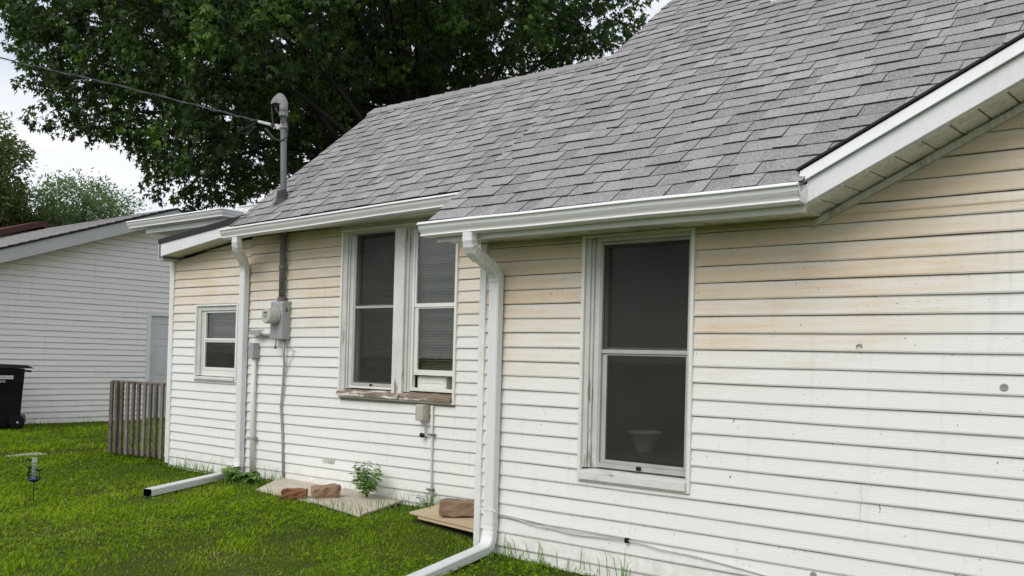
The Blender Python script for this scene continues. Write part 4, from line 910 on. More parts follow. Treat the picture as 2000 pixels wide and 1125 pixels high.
# ------------------------------------------------------------------ garage
GX = -17.1
gar = thing('garage', 'white clapboard garage with low gable and dark roof edge beyond the lawn', 'garage', (-19.5, 4, 0))
GR_Y, GR_Z = 4.75, 4.21
grk = lambda y: GR_Z-.352*abs(y-GR_Y)
DR = (4.47, 5.42, .06, 2.115)
gw = wall_sheet('wall', (GX, 0, 0), (0, 1, 0), (1, 0, 0), -.45, 9.95, -.1, 2.38, [DR], gar)
m = MB(); m.add([(GX, -.45, 2.38), (GX, 9.95, 2.38), (GX, GR_Y, 4.1), (GX-.1, -.45, 2.38), (GX-.1, 9.95, 2.38), (GX-.1, GR_Y, 4.1)], [(0, 1, 2), (5, 4, 3)]); m.build('gable_wall', M['backing'], gar)
zb = .05-.1016*.3; k = 0
while zb < 4.0:
    ylo = -.42 if zb+EXP < 2.36 else GR_Y-(GR_Z-.10-zb-EXP*.3)/.352
    yhi = 2*GR_Y-ylo if zb+EXP >= 2.36 else 9.9
    segs = [(ylo, yhi)]
    if zb+EXP*.5 < DR[3]+.03 and ylo < DR[0]: segs = [(ylo, DR[0]-.06), (DR[1]+.06, yhi)]
    for a_, b_ in segs:
        if b_-a_ > .2: plank((GX, 0, 0), (0, 1, 0), (1, 0, 0), a_, b_, zb, EXP*1.04, EXP*1.04, lambda u: grk(u)+.42, gw, M['siding_garage'], k*1.7+70, 0, None, 0., 1.5)
    zb += EXP*1.04; k += 1
m = MB()
for s, ya in ((-1, -.75), (1, 10.25)):
    z = lambda y: grk(y)
    m.hexa([(GX-4.8, ya, z(ya)-.015), (GX+.43, ya, z(ya)-.015), (GX+.43, GR_Y, GR_Z-.015), (GX-4.8, GR_Y, GR_Z-.015), (GX-4.8, ya, z(ya)+.02), (GX+.43, ya, z(ya)+.02), (GX+.43, GR_Y, GR_Z+.02), (GX-4.8, GR_Y, GR_Z+.02)])
gro = m.build('roof', M['edge'], gar)
m = MB(); ya = -.78
for i in range(33):      # rows of shingles on the slope that faces the lawn
    y0_ = ya+i*.17; y1_ = y0_+.18; th = .012
    if y1_ > GR_Y: break
    m.add([(GX-4.8, y0_, grk(y0_)+.022+th), (GX+.445, y0_, grk(y0_)+.022+th), (GX+.445, y1_, grk(y1_)+.022), (GX-4.8, y1_, grk(y1_)+.022), (GX-4.8, y0_, grk(y0_)+.02), (GX+.445, y0_, grk(y0_)+.02)], [(0, 1, 2, 3), (4, 5, 1, 0)], 0, tone=.30+.35*random.random())
m.build('shingle_row', M['shingle'], gro)
m = MB()
for s, ya in ((-1, -.70), (1, 10.2)):
    m.hexa([(GX+.38, ya, grk(ya)-.245), (GX+.41, ya, grk(ya)-.245), (GX+.41, GR_Y, GR_Z-.245), (GX+.38, GR_Y, GR_Z-.245), (GX+.38, ya, grk(ya)-.018), (GX+.41, ya, grk(ya)-.018), (GX+.41, GR_Y, GR_Z-.018), (GX+.38, GR_Y, GR_Z-.018)])
m.build('fascia', M['rake_shaded'], gar)
m = MB()
for s, ya in ((-1, -.70), (1, 10.2)):
    m.hexa([(GX+.02, ya, grk(ya)-.235), (GX+.379, ya, grk(ya)-.235), (GX+.379, GR_Y, GR_Z-.235), (GX+.02, GR_Y, GR_Z-.235), (GX+.02, ya, grk(ya)-.215), (GX+.379, ya, grk(ya)-.215), (GX+.379, GR_Y, GR_Z-.215), (GX+.02, GR_Y, GR_Z-.215)])
m.build('soffit', M['soffit'], gar)
m = MB(); m.box(GX-4.5, GX-.1, -.45, -.35, -.1, 2.45); m.box(GX-4.5, GX-.1, 9.85, 9.95, -.1, 2.45); m.box(GX-4.6, GX-4.5, -.45, 9.95, -.1, 2.45); m.build('wall', M['trim'], gar)
m = MB(); m.box(GX-.05, GX+.022, DR[0]-.058, DR[0]+.03, .05, DR[3]+.06); m.box(GX-.05, GX+.022, DR[1]-.03, DR[1]+.058, .05, DR[3]+.06); m.box(GX-.05, GX+.022, DR[0]+.03, DR[1]-.03, DR[3]-.03, DR[3]+.06); m.build('door_frame', M['trim'], gar, bevel=.004)
m = MB(); m.box(GX-.045, GX-.012, DR[0]+.032, DR[1]-.032, .06, DR[3]-.032); gd = m.build('door', M['door'], gar)
for y0_, y1_ in ((4.60, 4.88), (5.01, 5.29)):
    for z0_, z1_ in ((.25, .78), (.92, 1.52), (1.64, 1.95)):
        m = MB(); m.frame(0, 1, 0, 1, 0, 1, .1, .1, .1, .1); m = MB()
        for a_, b_, c_, d_ in ((y0_, y1_, z0_, z0_+.02), (y0_, y1_, z1_-.02, z1_), (y0_, y0_+.02, z0_+.02, z1_-.02), (y1_-.02, y1_, z0_+.02, z1_-.02)): m.box(GX-.012, GX-.004, a_, b_, c_, d_)
        m.box(GX-.012, GX-.007, y0_+.05, y1_-.05, z0_+.05, z1_-.05); m.build('door_panel', M['door'], gd)
m = MB(); m.lathe((GX-.012, 5.34, 1.02), (1, 0, 0), [(.03, 0), (.03, .01), (.012, .015), (.012, .045), (.028, .055), (.022, .075)], 12); m.build('handle', M['grey_metal'], gd)

# ------------------------------------------------------------------ far red-roofed house
fh = thing('red_roof_house', 'distant pale house with a dull red metal roof behind the garage', 'house', (-46, 12.8, 0))
PX, PY, PZ, HW = -41.1, 12.82, 6.78, 4.2
z_e = PZ-.345*HW
m = MB(); m.box(PX-12, PX-.5, PY-HW+.4, PY+HW-.4, -.1, z_e); m.add([(PX-.5, PY-HW+.4, z_e), (PX-.5, PY+HW-.4, z_e), (PX-.5, PY, PZ-.25), (PX-12, PY-HW+.4, z_e), (PX-12, PY+HW-.4, z_e), (PX-12, PY, PZ-.25)], [(0, 1, 2), (5, 4, 3)]); m.build('wall', M['pale_wall'], fh)
m = MB()
for s in (-1, 1):
    m.hexa([(PX-12.4, PY+s*HW, z_e), (PX, PY+s*HW, z_e), (PX, PY, PZ), (PX-12.4, PY, PZ), (PX-12.4, PY+s*HW, z_e+.08), (PX, PY+s*HW, z_e+.08), (PX, PY, PZ+.08), (PX-12.4, PY, PZ+.08)])
fr = m.build('roof', M['red_roof'], fh)
m = MB()
for i in range(20):
    x_ = PX-.5-i*.6; m.hexa([(x_-.03, PY-HW, z_e+.08), (x_+.03, PY-HW, z_e+.08), (x_+.03, PY, PZ+.08), (x_-.03, PY, PZ+.08), (x_-.03, PY-HW, z_e+.12), (x_+.03, PY-HW, z_e+.12), (x_+.03, PY, PZ+.12), (x_-.03, PY, PZ+.12)])
m.build('roof_seam', M['red_roof'], fr)
m = MB()
for s in (-1, 1): m.hexa([(PX, PY+s*HW, z_e-.15), (PX+.05, PY+s*HW, z_e-.15), (PX+.05, PY, PZ-.15), (PX, PY, PZ-.15), (PX, PY+s*HW, z_e+.10), (PX+.05, PY+s*HW, z_e+.10), (PX+.05, PY, PZ+.10), (PX, PY, PZ+.10)])
m.build('rake_board', M['dark_red'], fh)
m = MB(); m.box(PX-.5, PX-.44, PY-.45, PY+.45, PZ-1.9, PZ-1.1); m.box(PX-.5, PX-.44, PY+1.2, PY+2.0, 1.2, 2.6); m.box(PX-.5, PX-.44, PY-2.0, PY-1.2, 1.2, 2.6); m.build('window', M['cable'], fh)

# ------------------------------------------------------------------ trees
def unit(a): return a/np.maximum(1e-9, np.linalg.norm(a, axis=-1, keepdims=True))
def foliage(name, lobes, per, leaf, wid, spray, lobed, droop, mat, parent, light_p, seed, shell=(.55, 1.05), spread=.16, centre=None, clusters=0):
    r = np.random.default_rng(seed); lob = np.array(lobes, float)
    cnt = np.maximum(3, (per*lob[:, 3]**2).astype(int)); ii = np.repeat(np.arange(len(lob)), cnt); n = len(ii)
    d = unit(r.normal(size=(n, 3))); d[:, 2] *= .8; rad = lob[ii, 3]*(shell[0]+(shell[1]-shell[0])*r.random(n)**.6)
    p = lob[ii, :3]+d*rad[:, None]
    cen = np.array(centre) if centre is not None else lob[:, :3].mean(0)
    og = unit(p-cen); axis = unit(d*.6+og*.6+np.array([0, 0, -droop*.5]))
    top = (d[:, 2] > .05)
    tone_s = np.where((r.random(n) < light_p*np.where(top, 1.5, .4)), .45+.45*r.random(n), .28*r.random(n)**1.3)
    if clusters:     # flushes of young, paler growth at some branch ends
        face = np.where((unit(p-cen) @ np.array(unit(np.array(CAM)-cen))) > .25)[0]; cc = p[face[r.integers(0, len(face), clusters)]]; rad_c = .28+.35*r.random(clusters)
        for q in range(clusters):
            hit = np.linalg.norm(p-cc[q], axis=1) < rad_c[q]; hit &= r.random(n) < .75; tone_s[hit] = .45+.55*r.random(hit.sum())
    # leaves of each spray
    jj = np.repeat(np.arange(n), spray); m_ = len(jj)
    dirs = unit(axis[jj]*.75+r.normal(size=(m_, 3))*.75+np.array([0, 0, -droop]))
    base = p[jj]+dirs*(.10*leaf)+r.normal(size=(m_, 3))*spread*leaf*2
    ref = unit(r.normal(size=(m_, 3))*.7+np.array([0, 0, 1.])); side = unit(np.cross(dirs, ref)); nor = np.cross(side, dirs)
    L_ = leaf*(.65+.6*r.random(m_)); lobe_t = np.where(r.random(len(lob)) < .3, r.random(len(lob))*.22, 0.)[ii]; tone_s = tone_s+lobe_t
    tone = np.clip(tone_s[jj]+r.normal(size=m_)*.05, 0, 1)
    V = []; T = []; F = []; off = 0
    angs = (-.75, 0., .75) if lobed == 3 else ((-.0,) if lobed == 1 else (-.5, .5))
    for a in angs:
        dd = dirs*math.cos(a)+side*math.sin(a); ss = side*math.cos(a)-dirs*math.sin(a); k = 1.0 if a == 0 else .72
        tip = base+dd*(L_*k)[:, None]-nor*(L_*.10)[:, None]; ml = base+dd*(L_*k*.45)[:, None]
        w_ = (L_*wid*k)[:, None]
        vs = np.stack([base, ml+ss*w_+nor*w_*.25, tip, ml-ss*w_+nor*w_*.25], 1)
        V.append(vs.reshape(-1, 3)); T.append(np.repeat(tone, 4)); q = off+4*np.arange(m_)[:, None]
        F.append(np.concatenate([q+np.array([0, 1, 2]), q+np.array([0, 2, 3])], 0)); off += 4*m_
    return fast(name, np.concatenate(V), np.concatenate(F), mat, np.concatenate(T), parent)
def limb_mesh(base, top, r0, lobes, seed, n_l, name, parent, r1=None):
    rr = random.Random(seed); m = MB(); base = Vector(base); top = Vector(top)
    trunk = [base, base.lerp(top, .15)+Vector((.03, 0, 0)), base.lerp(top, .5)+Vector((rr.uniform(-.15, .15), rr.uniform(-.15, .15), 0)), top]
    m.tube(trunk, r0, 12, scale=[1.35, 1.0, .85, .6])
    for l in rr.sample(lobes, min(n_l, len(lobes))):
        c = Vector(l[:3]); s = base.lerp(top, rr.uniform(.45, 1.0)); q = s.lerp(c, .5)+Vector((0, 0, rr.uniform(.1, .6)*(c-s).length*.2))
        pts = bend(s, q, c, 7); ra = r0*rr.uniform(.10, .24)
        m.tube(pts, ra, 6, scale=[1-.11*i for i in range(8)])
        for _ in range(2):
            s2 = pts[rr.randint(3, 6)]; e2 = s2+Vector((rr.uniform(-1, 1), rr.uniform(-1, 1), rr.uniform(-.3, .8)))*l[3]*1.1
            m.tube(bend(s2, s2.lerp(e2, .5)+Vector((0, 0, .1)), e2, 3), ra*.35, 5, scale=[1, .8, .55, .25])
    return m.build(name, M['bark'], parent, smooth=True)
LOBES = [(-16.6,10.4,8.2,0.87),(-18.8,12.7,9.1,0.99),(-22.0,4.3,10.5,0.79),(-27.2,6.6,12.7,0.98),(-15.4,7.8,9.0,0.63),(-18.5,10.5,10.6,0.76),(-22.7,13.9,12.3,0.93),(-19.2,4.5,11.7,1.04),(-23.1,6.7,14.0,1.26),(-27.3,8.7,16.2,1.48),(-16.5,13.7,16.4,0.48),(-22.7,5.0,9.3,0.77),(-26.5,6.7,10.5,0.9),(-13.4,13.1,13.4,0.74),(-15.1,15.3,14.9,0.84),(-16.0,8.1,7.9,0.74),(-18.6,10.5,9.2,0.87),(-21.2,12.4,10.1,0.98),(-17.1,4.8,10.4,0.66),(-22.0,7.7,13.0,0.85),(-27.0,10.6,15.6,1.04),(-17.9,5.4,8.3,0.62),(-22.0,7.7,10.1,0.76),(-26.5,10.5,11.8,0.92),(-13.7,8.7,11.1,0.75),(-16.8,11.9,13.3,0.93),(-20.1,15.4,15.9,1.11),(-12.9,11.2,10.5,0.81),(-14.8,13.6,11.9,0.93),(-16.7,16.1,13.1,1.05),(-16.3,7.5,7.5,0.66),(-19.4,9.9,8.7,0.79),(-22.2,12.0,9.8,0.9),(-16.2,5.4,8.2,0.59),(-21.2,8.4,10.2,0.76),(-25.5,11.4,12.1,0.92),(-22.9,4.4,12.3,1.0),(-27.4,6.3,14.4,1.2),(-12.9,13.9,12.9,0.38),(-15.0,7.5,11.4,0.75),(-18.5,10.5,13.8,0.93),(-21.5,12.8,15.7,1.07),(-23.4,5.8,16.1,0.38),(-17.7,6.7,12.8,0.92),(-20.6,8.8,14.7,1.08),(-23.4,10.6,16.3,1.23),(-17.4,11.4,7.8,0.32),(-17.9,7.4,13.9,1.08),(-22.3,10.7,17.3,1.35),(-17.1,4.6,9.4,1.0),(-22.1,7.6,11.9,1.3),(-25.9,9.9,13.6,1.53),(-15.3,6.2,9.3,0.89),(-20.0,9.4,11.4,1.16),(-24.8,13.0,13.9,1.44),(-15.2,6.5,11.1,0.76),(-19.6,9.7,14.0,0.98),(-23.3,12.3,16.4,1.16),(-21.4,4.5,11.4,1.14),(-24.3,5.8,12.7,1.3),(-27.9,7.4,14.5,1.49),(-21.0,6.6,7.2,1.13),(-23.9,8.2,8.1,1.29),(-17.9,6.4,6.7,1.0),(-21.1,8.5,7.6,1.18),(-24.8,10.6,9.0,1.38),(-14.5,10.2,8.6,1.03),(-18.4,14.1,10.3,1.3),(-17.3,5.9,7.3,0.74),(-21.1,8.5,8.7,0.91),(-24.9,11.0,9.9,1.07),(-17.6,8.4,7.4,1.02),(-21.8,11.6,8.8,1.27),(-21.4,7.3,5.6,0.65),(-13.3,11.1,12.0,0.98),(-17.3,15.9,15.0,1.27),(-12.5,14.6,11.1,0.56),(-24.0,6.3,7.1,0.31),(-14.9,10.9,14.3,0.85),(-17.3,13.9,16.8,1.0),(-16.1,9.1,8.5,0.88),(-20.0,12.5,10.3,1.09),(-21.2,5.7,8.3,1.01),(-25.3,8.0,9.6,1.21),(-26.2,4.9,11.8,0.34),(-18.9,5.9,13.3,0.74),(-24.7,9.5,17.1,0.98),(-17.1,10.4,15.9,0.59),(-13.0,7.5,10.2,0.63),(-17.4,11.5,12.9,0.83),(-20.1,14.4,15.1,0.98),(-15.4,8.8,9.4,1.1),(-17.9,11.0,10.5,1.28),(-20.9,13.9,12.2,1.5),(-19.3,7.1,6.0,0.68),(-23.4,9.8,6.9,0.83),(-22.6,4.6,9.5,0.93),(-26.3,6.3,11.1,1.09),(-16.6,5.8,9.8,0.7),(-20.9,8.6,12.2,0.88),(-25.9,11.5,14.6,1.08),(-14.8,8.1,12.1,1.06),(-17.8,11.0,14.5,1.29),(-21.0,13.5,16.3,1.51),(-15.3,6.7,10.2,0.74),(-19.4,9.8,12.4,0.93),(-23.5,13.1,14.9,1.13),(-13.3,7.5,9.6,0.7),(-17.5,11.4,12.2,0.92),(-21.9,15.3,14.9,1.14),(-17.2,5.3,11.4,0.83),(-21.5,8.0,13.7,1.05),(-24.9,10.3,15.9,1.22),(-15.2,6.1,10.4,0.9),(-19.8,9.4,13.2,1.16),(-24.0,12.5,15.5,1.41),(-12.7,12.7,10.1,0.7),(-15.2,16.1,11.8,0.83),(-12.7,10.1,10.5,0.89),(-15.3,13.2,12.3,1.07),(-18.5,16.9,14.8,1.29),(-12.8,13.5,12.5,0.76),(-14.4,16.2,13.9,0.86),(-14.7,14.2,9.2,0.42),(-18.5,11.7,7.8,0.52),(-22.3,6.8,7.0,0.5),(-26.3,5.5,10.6,0.29),(-21.9,9.0,17.4,0.69),(-18.4,4.9,8.8,0.73),(-22.4,7.4,10.7,0.89),(-25.9,9.1,12.0,1.03),(-13.0,9.6,9.6,0.68),(-15.8,12.8,11.3,0.83),(-18.4,15.7,12.9,0.97),(-17.4,3.9,10.1,0.87),(-23.0,6.8,12.7,1.16),(-27.6,9.4,15.4,1.4),(-25.5,5.5,9.1,0.34),(-12.3,12.0,10.7,0.82),(-15.9,16.8,13.2,1.06),(-15.2,10.2,13.5,0.74),(-18.9,14.1,16.6,0.92),(-18.2,7.9,6.3,0.94),(-22.1,10.6,7.5,1.14),(-18.8,7.3,14.8,0.7),(-22.9,9.9,17.8,0.85),(-12.9,13.1,9.4,0.78),(-14.6,15.4,10.6,0.88),(-18.4,8.5,15.2,0.79),(-21.6,10.7,17.7,0.92),(-19.4,5.9,12.9,0.89),(-22.3,7.4,14.6,1.02),(-25.4,9.3,16.4,1.17),(-19.5,7.7,5.6,0.7),(-22.5,9.6,6.1,0.8),(-13.2,8.3,9.6,1.0),(-16.9,11.9,11.7,1.27),(-20.6,15.7,14.1,1.56),(-23.1,5.1,8.7,0.84),(-26.2,6.3,9.6,0.95),(-15.5,10.9,8.2,0.79),(-17.9,13.2,9.1,0.9),(-22.2,6.2,15.7,0.57),(-14.9,11.4,8.3,0.76),(-17.1,13.7,9.1,0.87),(-25.2,4.5,14.1,0.65),(-17.0,6.5,11.7,0.65),(-20.5,8.8,13.8,0.78),(-25.1,12.0,16.6,0.96),(-19.8,4.4,9.5,0.81),(-23.6,6.4,11.2,0.98),(-27.6,8.1,12.6,1.13),(-17.7,9.1,15.6,0.69),(-20.3,11.2,17.5,0.8),(-14.1,6.5,9.0,0.8),(-18.6,10.5,11.5,1.07),(-23.1,13.8,14.0,1.31),(-21.1,6.6,15.7,0.51),(-19.1,8.1,16.0,0.66),(-21.8,9.8,17.9,0.75),(-18.2,9.0,6.4,0.68),(-20.8,11.0,7.1,0.78),(-18.6,9.2,16.6,0.28),(-25.6,5.8,8.7,0.33),(-21.5,5.8,7.1,0.81),(-24.9,7.3,8.0,0.94),(-19.8,5.9,7.8,0.7),(-25.0,8.8,9.3,0.88),(-13.0,16.2,11.3,0.29),(-13.0,9.1,10.3,0.8),(-16.2,12.4,12.5,0.99),(-19.0,15.9,14.6,1.17),(-21.0,5.2,9.0,0.99),(-26.0,7.7,11.0,1.23),(-19.4,6.6,6.3,0.99),(-23.9,9.2,7.6,1.22),(-24.7,6.1,16.7,0.44),(-14.3,12.5,8.3,0.45),(-15.2,5.3,8.3,0.71),(-20.7,8.8,10.8,0.96),(-24.7,11.8,12.7,1.16),(-12.6,11.7,10.1,0.69),(-14.5,13.8,11.3,0.78),(-16.5,16.6,12.8,0.89),(-14.7,7.2,10.3,1.0),(-18.7,10.4,12.8,1.27),(-22.6,13.7,15.2,1.54),(-18.7,9.5,16.4,0.39),(-23.4,5.7,7.4,0.49),(-22.2,4.6,14.1,0.91),(-26.2,6.2,16.3,1.07),(-20.0,4.7,10.6,0.77),(-23.6,6.4,12.2,0.9),(-28.1,8.7,14.2,1.08),(-18.3,12.0,7.9,0.48),(-14.2,10.7,13.0,1.08),(-17.3,14.3,15.7,1.32),(-15.4,6.3,7.7,0.97),(-19.8,9.6,9.5,1.25),(-23.6,12.4,11.1,1.49),(-18.3,4.8,11.4,0.61),(-22.6,7.2,13.9,0.76),(-27.1,9.7,16.2,0.91),(-21.7,7.0,5.5,0.28),(-21.8,5.3,14.6,0.94),(-25.5,7.1,16.9,1.1),(-20.3,6.3,14.7,0.82),(-23.8,8.2,17.0,0.96),(-15.2,9.5,8.6,1.12),(-19.2,13.2,10.4,1.41),(-13.0,11.9,9.4,0.7),(-16.1,16.1,11.6,0.87),(-12.7,14.7,11.9,0.68),(-17.3,8.9,14.6,0.72),(-20.7,11.5,17.2,0.86),(-22.2,5.3,8.1,0.74),(-25.3,6.8,9.1,0.85),(-24.1,5.5,7.7,0.28),(-13.5,12.9,14.0,0.46),(-13.8,10.9,9.1,1.08),(-17.0,14.7,10.7,1.33),(-24.3,6.6,17.0,0.38),(-19.0,6.8,14.1,0.82),(-23.4,9.7,17.2,1.01),(-25.3,5.0,15.6,0.53),(-20.5,9.9,6.3,0.58),(-16.2,8.1,12.9,0.97),(-18.8,10.2,14.9,1.12),(-21.7,12.5,17.0,1.29),(-20.8,4.3,12.1,0.86),(-24.2,5.8,13.9,1.0),(-27.2,7.3,15.5,1.13),(-12.9,14.6,12.8,0.38),(-13.8,12.5,9.2,0.83),(-16.1,15.1,10.1,0.96),(-15.1,6.6,8.5,0.81),(-19.3,9.9,10.5,1.03),(-23.0,12.8,11.9,1.23),(-24.9,4.6,10.8,0.32),(-14.3,12.2,14.2,0.86),(-16.2,14.1,15.7,0.97),(-20.1,5.8,13.7,0.8),(-25.3,8.3,16.9,1.0),(-26.4,5.4,15.8,0.46),(-14.2,9.3,8.9,0.77),(-17.0,11.8,10.5,0.91),(-19.6,14.4,11.8,1.05),(-16.0,10.2,14.7,0.93),(-18.4,12.6,16.8,1.07),(-21.0,6.8,6.2,0.75),(-23.7,8.5,6.8,0.85),(-13.2,16.2,12.2,0.29),(-25.5,4.9,12.1,0.62),(-25.5,5.0,11.0,0.59),(-27.1,5.1,13.8,0.64),(-12.7,14.5,10.0,0.48),(-13.4,14.9,10.1,0.41),(-16.8,5.2,10.2,0.64),(-21.5,8.1,12.8,0.82),(-25.6,10.4,14.5,0.97),(-18.1,4.7,9.5,0.64),(-22.6,7.2,11.3,0.8),(-27.0,9.4,13.1,0.94),(-19.2,8.3,5.8,0.7),(-21.3,10.1,6.5,0.79),(-16.3,6.6,12.2,0.7),(-20.0,9.3,14.5,0.85),(-23.4,12.0,16.7,1.0),(-16.1,14.3,9.1,0.54),(-16.1,4.6,8.2,0.78),(-21.8,7.9,10.7,1.06),(-27.3,11.4,13.3,1.33),(-13.3,11.8,12.7,0.77),(-16.2,15.3,15.2,0.93),(-15.5,12.6,8.1,0.33),(-14.2,12.7,14.5,0.36),(-18.4,11.0,7.1,0.32),(-12.4,13.3,10.6,0.72),(-14.5,16.6,12.1,0.84),(-20.6,8.6,17.0,0.34),(-16.1,9.4,14.2,1.01),(-19.6,12.4,16.7,1.22),(-27.0,5.0,14.0,0.51),(-17.1,9.7,15.4,0.7),(-19.3,11.6,17.4,0.79),(-17.3,7.3,7.6,0.81),(-20.1,9.3,8.6,0.94),(-23.9,12.0,10.2,1.12),(-19.0,6.1,7.5,0.68),(-24.6,9.4,9.1,0.88),(-26.1,5.8,10.0,0.47),(-20.8,5.5,13.5,0.73),(-25.8,7.9,16.5,0.9),(-15.9,6.3,8.6,0.69),(-20.1,9.2,10.5,0.87),(-24.5,12.5,12.5,1.06),(-13.0,12.2,11.7,1.05),(-16.0,15.9,14.1,1.28),(-24.0,5.2,15.4,0.51),(-22.3,6.9,16.2,0.63),(-19.3,5.3,8.4,0.89),(-22.6,7.2,9.7,1.05),(-25.9,9.1,10.8,1.2),(-16.0,5.4,7.6,0.67),(-21.0,8.6,9.4,0.87),(-25.8,11.6,11.6,1.07),(-18.4,6.0,8.5,0.65),(-21.6,8.1,9.6,0.77),(-25.4,10.2,11.1,0.9),(-16.2,5.9,10.3,0.6),(-20.5,8.9,12.8,0.77),(-25.6,12.5,15.5,0.96),(-17.3,6.0,9.2,0.63),(-21.2,8.4,10.9,0.77),(-25.4,11.3,12.9,0.93),(-20.1,8.7,17.0,0.29),(-19.3,8.9,16.4,0.45),(-21.0,9.7,5.7,0.34),(-17.4,12.7,17.2,0.47),(-12.7,14.5,12.4,0.32),(-15.3,12.4,15.8,0.33),(-17.1,11.8,8.2,0.46),(-21.9,6.9,6.4,0.39),(-26.3,5.6,10.6,0.52),(-26.9,4.8,12.9,0.34),(-24.1,5.6,8.2,0.3),(-14.8,8.7,11.7,0.68),(-17.5,11.3,13.6,0.81),(-21.2,14.6,16.0,0.97),(-15.8,13.5,8.6,0.38),(-13.1,14.9,13.2,0.29),(-18.4,6.3,13.0,0.67),(-21.2,8.3,14.8,0.77),(-23.9,9.8,16.4,0.87),(-18.1,4.2,9.7,0.7),(-22.9,6.9,12.0,0.89),(-27.2,9.1,13.7,1.05),(-23.9,6.4,8.3,0.64),(-17.6,9.5,7.1,0.86),(-20.2,11.5,7.8,0.99),(-16.8,13.1,16.8,0.52),(-17.0,11.1,16.4,0.37),(-24.5,4.9,9.8,0.28),(-21.1,7.7,16.6,0.45),(-16.2,11.5,7.8,0.35),(-13.3,9.0,9.1,0.9),(-16.4,12.3,11.0,1.11),(-19.2,15.2,12.8,1.3),(-22.0,8.6,5.6,0.54),(-14.7,9.3,12.6,0.74),(-17.1,11.7,14.2,0.86),(-20.0,14.3,16.4,1.0),(-16.7,7.5,13.3,0.66),(-22.0,11.3,16.9,0.86),(-18.3,9.7,6.4,0.32),(-21.7,8.6,5.4,0.32),(-26.4,5.3,10.9,0.29),(-13.5,9.6,11.5,0.74),(-16.1,12.5,13.5,0.88),(-18.6,15.0,15.1,1.01),(-20.0,8.1,16.7,0.29),(-13.2,11.0,9.7,0.68),(-14.9,13.5,11.0,0.78),(-17.0,16.1,12.2,0.89),(-21.1,4.4,13.1,0.76),(-27.0,7.4,16.5,0.98),(-12.8,15.3,10.4,0.28),(-22.5,4.2,13.2,0.87),(-27.2,6.3,15.6,1.06),(-24.0,6.1,7.2,0.3),(-14.2,10.5,9.3,0.72),(-16.2,12.5,10.3,0.81),(-18.0,14.5,11.2,0.91),(-17.6,7.5,6.8,0.74),(-22.3,10.9,8.4,0.94),(-21.2,9.1,5.7,0.4),(-18.5,10.5,16.8,0.28),(-26.7,4.5,13.9,0.29),(-23.9,7.3,7.1,0.35),(-13.1,12.7,9.0,0.72),(-15.4,15.3,10.3,0.83),(-17.1,9.9,7.6,0.8),(-19.4,11.8,8.4,0.9),(-14.4,7.7,10.1,0.69),(-18.3,10.7,12.1,0.87),(-22.9,14.9,14.9,1.1),(-20.1,9.7,17.4,0.29),(-22.1,8.2,5.3,0.36),(-22.5,4.5,11.3,0.79),(-27.6,6.5,13.5,0.97),(-21.0,7.1,16.3,0.29),(-24.2,4.7,15.3,0.33),(-19.8,11.2,7.0,0.53),(-17.6,12.4,16.9,0.47),(-23.9,6.7,7.0,0.33),(-14.4,6.2,8.7,0.64),(-19.3,9.9,11.3,0.86),(-24.2,13.6,13.5,1.07),(-13.8,13.6,9.0,0.29),(-19.5,10.9,17.7,0.35),(-23.2,4.1,12.7,0.75),(-27.5,5.6,14.6,0.88),(-13.8,7.1,9.0,0.65),(-18.0,10.9,11.3,0.85),(-22.6,15.1,14.0,1.07),(-13.6,6.9,10.3,0.82),(-18.0,10.9,13.0,1.09),(-22.3,15.0,16.0,1.35),(-16.4,8.4,7.5,0.69),(-21.1,12.2,9.2,0.89),(-16.0,4.8,9.0,0.63),(-21.4,8.2,11.5,0.85),(-26.4,11.4,14.3,1.05),(-19.6,4.9,9.5,0.74),(-23.0,6.9,10.9,0.87),(-27.2,8.8,12.6,1.02),(-13.7,14.1,14.4,0.35),(-24.4,4.5,9.9,0.54),(-24.1,4.7,10.3,0.64),(-24.4,4.5,9.5,0.31),(-24.0,4.8,9.4,0.43),(-24.0,4.9,8.0,0.28),(-23.7,5.1,7.9,0.33),(-23.4,5.4,7.7,0.41),(-23.9,4.9,7.3,0.23),(-23.7,5.1,7.1,0.33),(-23.2,5.5,6.9,0.33),(-24.2,4.7,9.0,0.26),(-12.1,14.5,10.2,0.38),(-12.4,14.3,9.5,0.31),(-12.7,14.1,9.2,0.26)]
tr = thing('maple_tree', 'huge dark maple with drooping leaf sprays towering behind the house roof', 'tree', (-16.2, 11.6, 0))
limb_mesh((-16.2, 11.6, -.1), (-16.6, 11.0, 8.2), .48, LOBES, 4, 95, 'trunk', tr)
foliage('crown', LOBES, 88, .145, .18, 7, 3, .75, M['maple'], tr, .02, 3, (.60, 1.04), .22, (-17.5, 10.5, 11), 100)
def blob(c, rad, n, rl, seed):
    rr = random.Random(seed); o = []
    while len(o) < n:
        v = Vector([rr.uniform(-1, 1) for _ in range(3)])
        if .35 < v.length < 1: o.append((c[0]+v.x*rad[0], c[1]+v.y*rad[1], c[2]+v.z*rad[2], rl*rr.uniform(.7, 1.25)))
    return o
l2 = blob((-52.5, 13.6, 10.7), (2.6, 2.6, 3.2), 54, .75, 2)
t = thing('broadleaf_tree', 'dark olive tree rising at the far edge past the red roof', 'tree', (-52.1, 13.9, 0))
limb_mesh((-52.1, 13.9, -.1), (-52, 14, 10), .3, l2, 6, 30, 'trunk', t); foliage('crown', l2, 85, .26, .24, 5, 1, .15, M['far_leaf'], t, .10, 9, (.4, 1.1), .3)
l3 = blob((-54.2, 20.7, 9.2), (2.9, 2.9, 2.0), 62, .66, 12)
l3 += [(-54.6, 19.9, 11.0, .4), (-54.0, 21.6, 10.9, .45), (-54.3, 20.9, 11.3, .32), (-54, 22.6, 10.5, .4), (-55, 18.7, 10.4, .35), (-53.6, 23.6, 9.9, .5), (-53.4, 24.2, 9.2, .5)]
